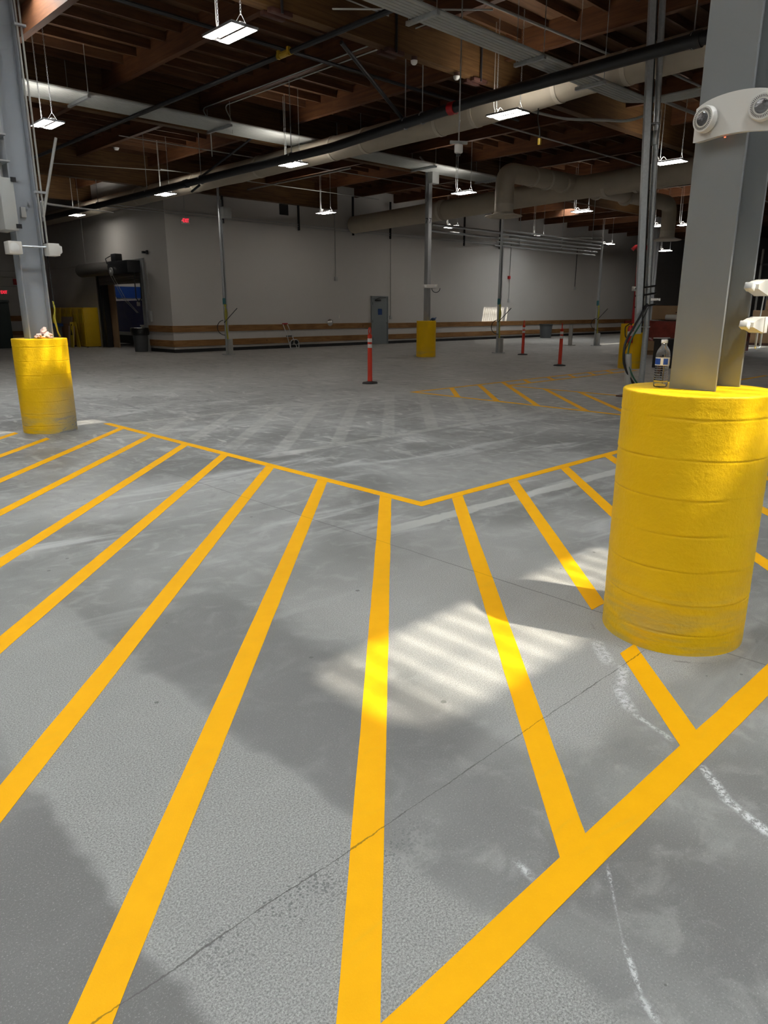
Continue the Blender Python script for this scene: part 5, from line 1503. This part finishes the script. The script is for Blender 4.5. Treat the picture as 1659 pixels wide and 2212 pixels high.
tag(b.build('paper_roll', M['paper']), 'grey white paper roll in front of the long cardboard box', 'paper roll')
for k, (x, y, z0, w, h, lab) in enumerate(((36.3, 12.0, 0.1, 1.2, 0.9, 'large brown box at the bottom of the stack at the right edge'), (36.3, 11.9, 1.0, 1.0, 0.55, 'brown box in the middle of the stack at the right edge'), (36.4, 11.6, 1.55, 0.8, 0.45, 'brown box on top of the stack at the right edge'))):
    o = (x, y, z0); r = thing('cardboard_box', lab, 'box', o, 'stacked cartons at right')
    b = MB(o); b.box(x - w / 2, x + w / 2, y - w, y + w * 0.7, z0, z0 + h, bevel=0.01); b.build('carton', M['cardboard'], r, smooth=0)
    b = MB(o); b.box(x - w / 2 - 0.004, x - w / 2 - 0.001, y - w, y + w * 0.7, z0 + h * 0.47, z0 + h * 0.53); b.build('packing_tape', M['cardboard2'], r, smooth=0)
b = MB((36.3, 12, 0)); b.box(35.6, 37.0, 10.7, 13.0, 0.0, 0.1)
tag(b.build('pallet', M['bracket'], None, smooth=0), 'low pallet under the stack of brown boxes at the right edge', 'pallet')
# dark racks on the far right
o = (42, 12, 0); r = thing('storage_rack', 'tall dark storage rack behind the brown boxes at the right edge', 'rack', o)
for xx in (41.5, 43.0):
    for yy in (10.6, 11.9, 13.2, 14.5):
        b = MB(o); b.box(xx - 0.05, xx + 0.05, yy - 0.05, yy + 0.05, 0, 4.6); b.build('upright', M['conduit'], r, smooth=0)
for zz in (1.2, 2.5, 3.8):
    b = MB(o); b.box(41.45, 43.05, 10.5, 14.6, zz, zz + 0.1); b.build('shelf', M['blackmetal'], r, smooth=0)
# fire extinguisher on the yellow guard of the red standpipe
o = (18.52, 9.60, 0.95); r = thing('fire_extinguisher', 'red fire extinguisher hung on the yellow guard of the red standpipe', 'fire extinguisher', o)
ex, ey = 18.538, 9.583
b = MB(o); b.lathe([(0.001, 0.70), (0.075, 0.70), (0.08, 0.72), (0.08, 1.08), (0.06, 1.14), (0.025, 1.16), (0.001, 1.16)], (ex, ey, 0), 18); b.build('cylinder', M['redplastic'], r)
b = MB(o); b.lathe([(0.081, 0.88), (0.0818, 0.882), (0.0818, 1.0), (0.081, 1.002)], (ex, ey, 0), 18); b.build('label', M['paper'], r)
b = MB(o); b.tube([(ex, ey, 1.16), (ex, ey, 1.2)], 0.02, 8); b.box(ex - 0.07, ex + 0.05, ey - 0.015, ey + 0.015, 1.19, 1.215); b.build('valve_head', M['blackmetal'], r)
b = MB(o); b.tube(bend([(ex - 0.04, ey + 0.02, 1.2), (ex - 0.12, ey + 0.11, 1.12), (ex - 0.10, ey + 0.09, 0.85), (ex - 0.06, ey - 0.02, 0.80)], 0.06), 0.014, 6); b.build('hose', M['blackcable'], r)

# ------------------------------------------------------------------ light
w = bpy.data.worlds.new('sky'); scn.world = w
w.use_nodes = True
bg = w.node_tree.nodes['Background']
bg.inputs['Color'].default_value = (0.97, 0.975, 0.96, 1)
bg.inputs['Strength'].default_value = 92.0
sd = Vector((-0.1944, 0.5676, -1.0)).normalized()
sl = bpy.data.lights.new('sun', 'SUN'); sl.energy = 11.0; sl.angle = math.radians(0.95); sl.color = (1.0, 0.885, 0.71)
so = link(bpy.data.objects.new('sun', sl)); so.rotation_euler = sd.to_track_quat('-Z', 'Y').to_euler(); so.location = (0, -10, 30)
for (a0, a1, c0, c1) in SKY:
    al = bpy.data.lights.new('skylight_portal', 'AREA'); al.shape = 'RECTANGLE'; al.size = a1 - a0; al.size_y = c1 - c0
    al.cycles.is_portal = True
    ao = link(bpy.data.objects.new('skylight_portal', al)); ao.location = ((a0 + a1) / 2, (c0 + c1) / 2, ZD + 0.3)

# ------------------------------------------------------------------ camera
F, HOR, VPR, CX, CY = 1540.0, 670.0, 2480.0, 829.5, 1106.0
pitch = math.atan((CY - HOR) / F)
head = math.atan((VPR - CX) / math.hypot(F, CY - HOR))
cam = bpy.data.cameras.new('camera')
cam.sensor_fit = 'VERTICAL'; cam.sensor_height = 36.0; cam.lens = F * 36.0 / 2212.0
cam.clip_start = 0.05; cam.clip_end = 200
co = link(bpy.data.objects.new('camera', cam))
co.location = (0, 0, 1.55)
co.rotation_euler = (PI / 2 - pitch, 0, head - PI / 2)
scn.camera = co

scn.view_settings.view_transform = 'Standard'
scn.view_settings.look = 'None'
scn.view_settings.gamma = 1.0
scn.view_settings.exposure = 0.0
scn.view_settings.use_curve_mapping = False
scn.cycles.use_denoising = True
scn.cycles.max_bounces = 6
scn.cycles.use_adaptive_sampling = True
scn.cycles.adaptive_threshold = 0.12
scn.cycles.adaptive_min_samples = 16
scn.cycles.diffuse_bounces = 3
scn.cycles.glossy_bounces = 2
scn.cycles.transparent_max_bounces = 8
scn.cycles.sample_clamp_indirect = 8.0
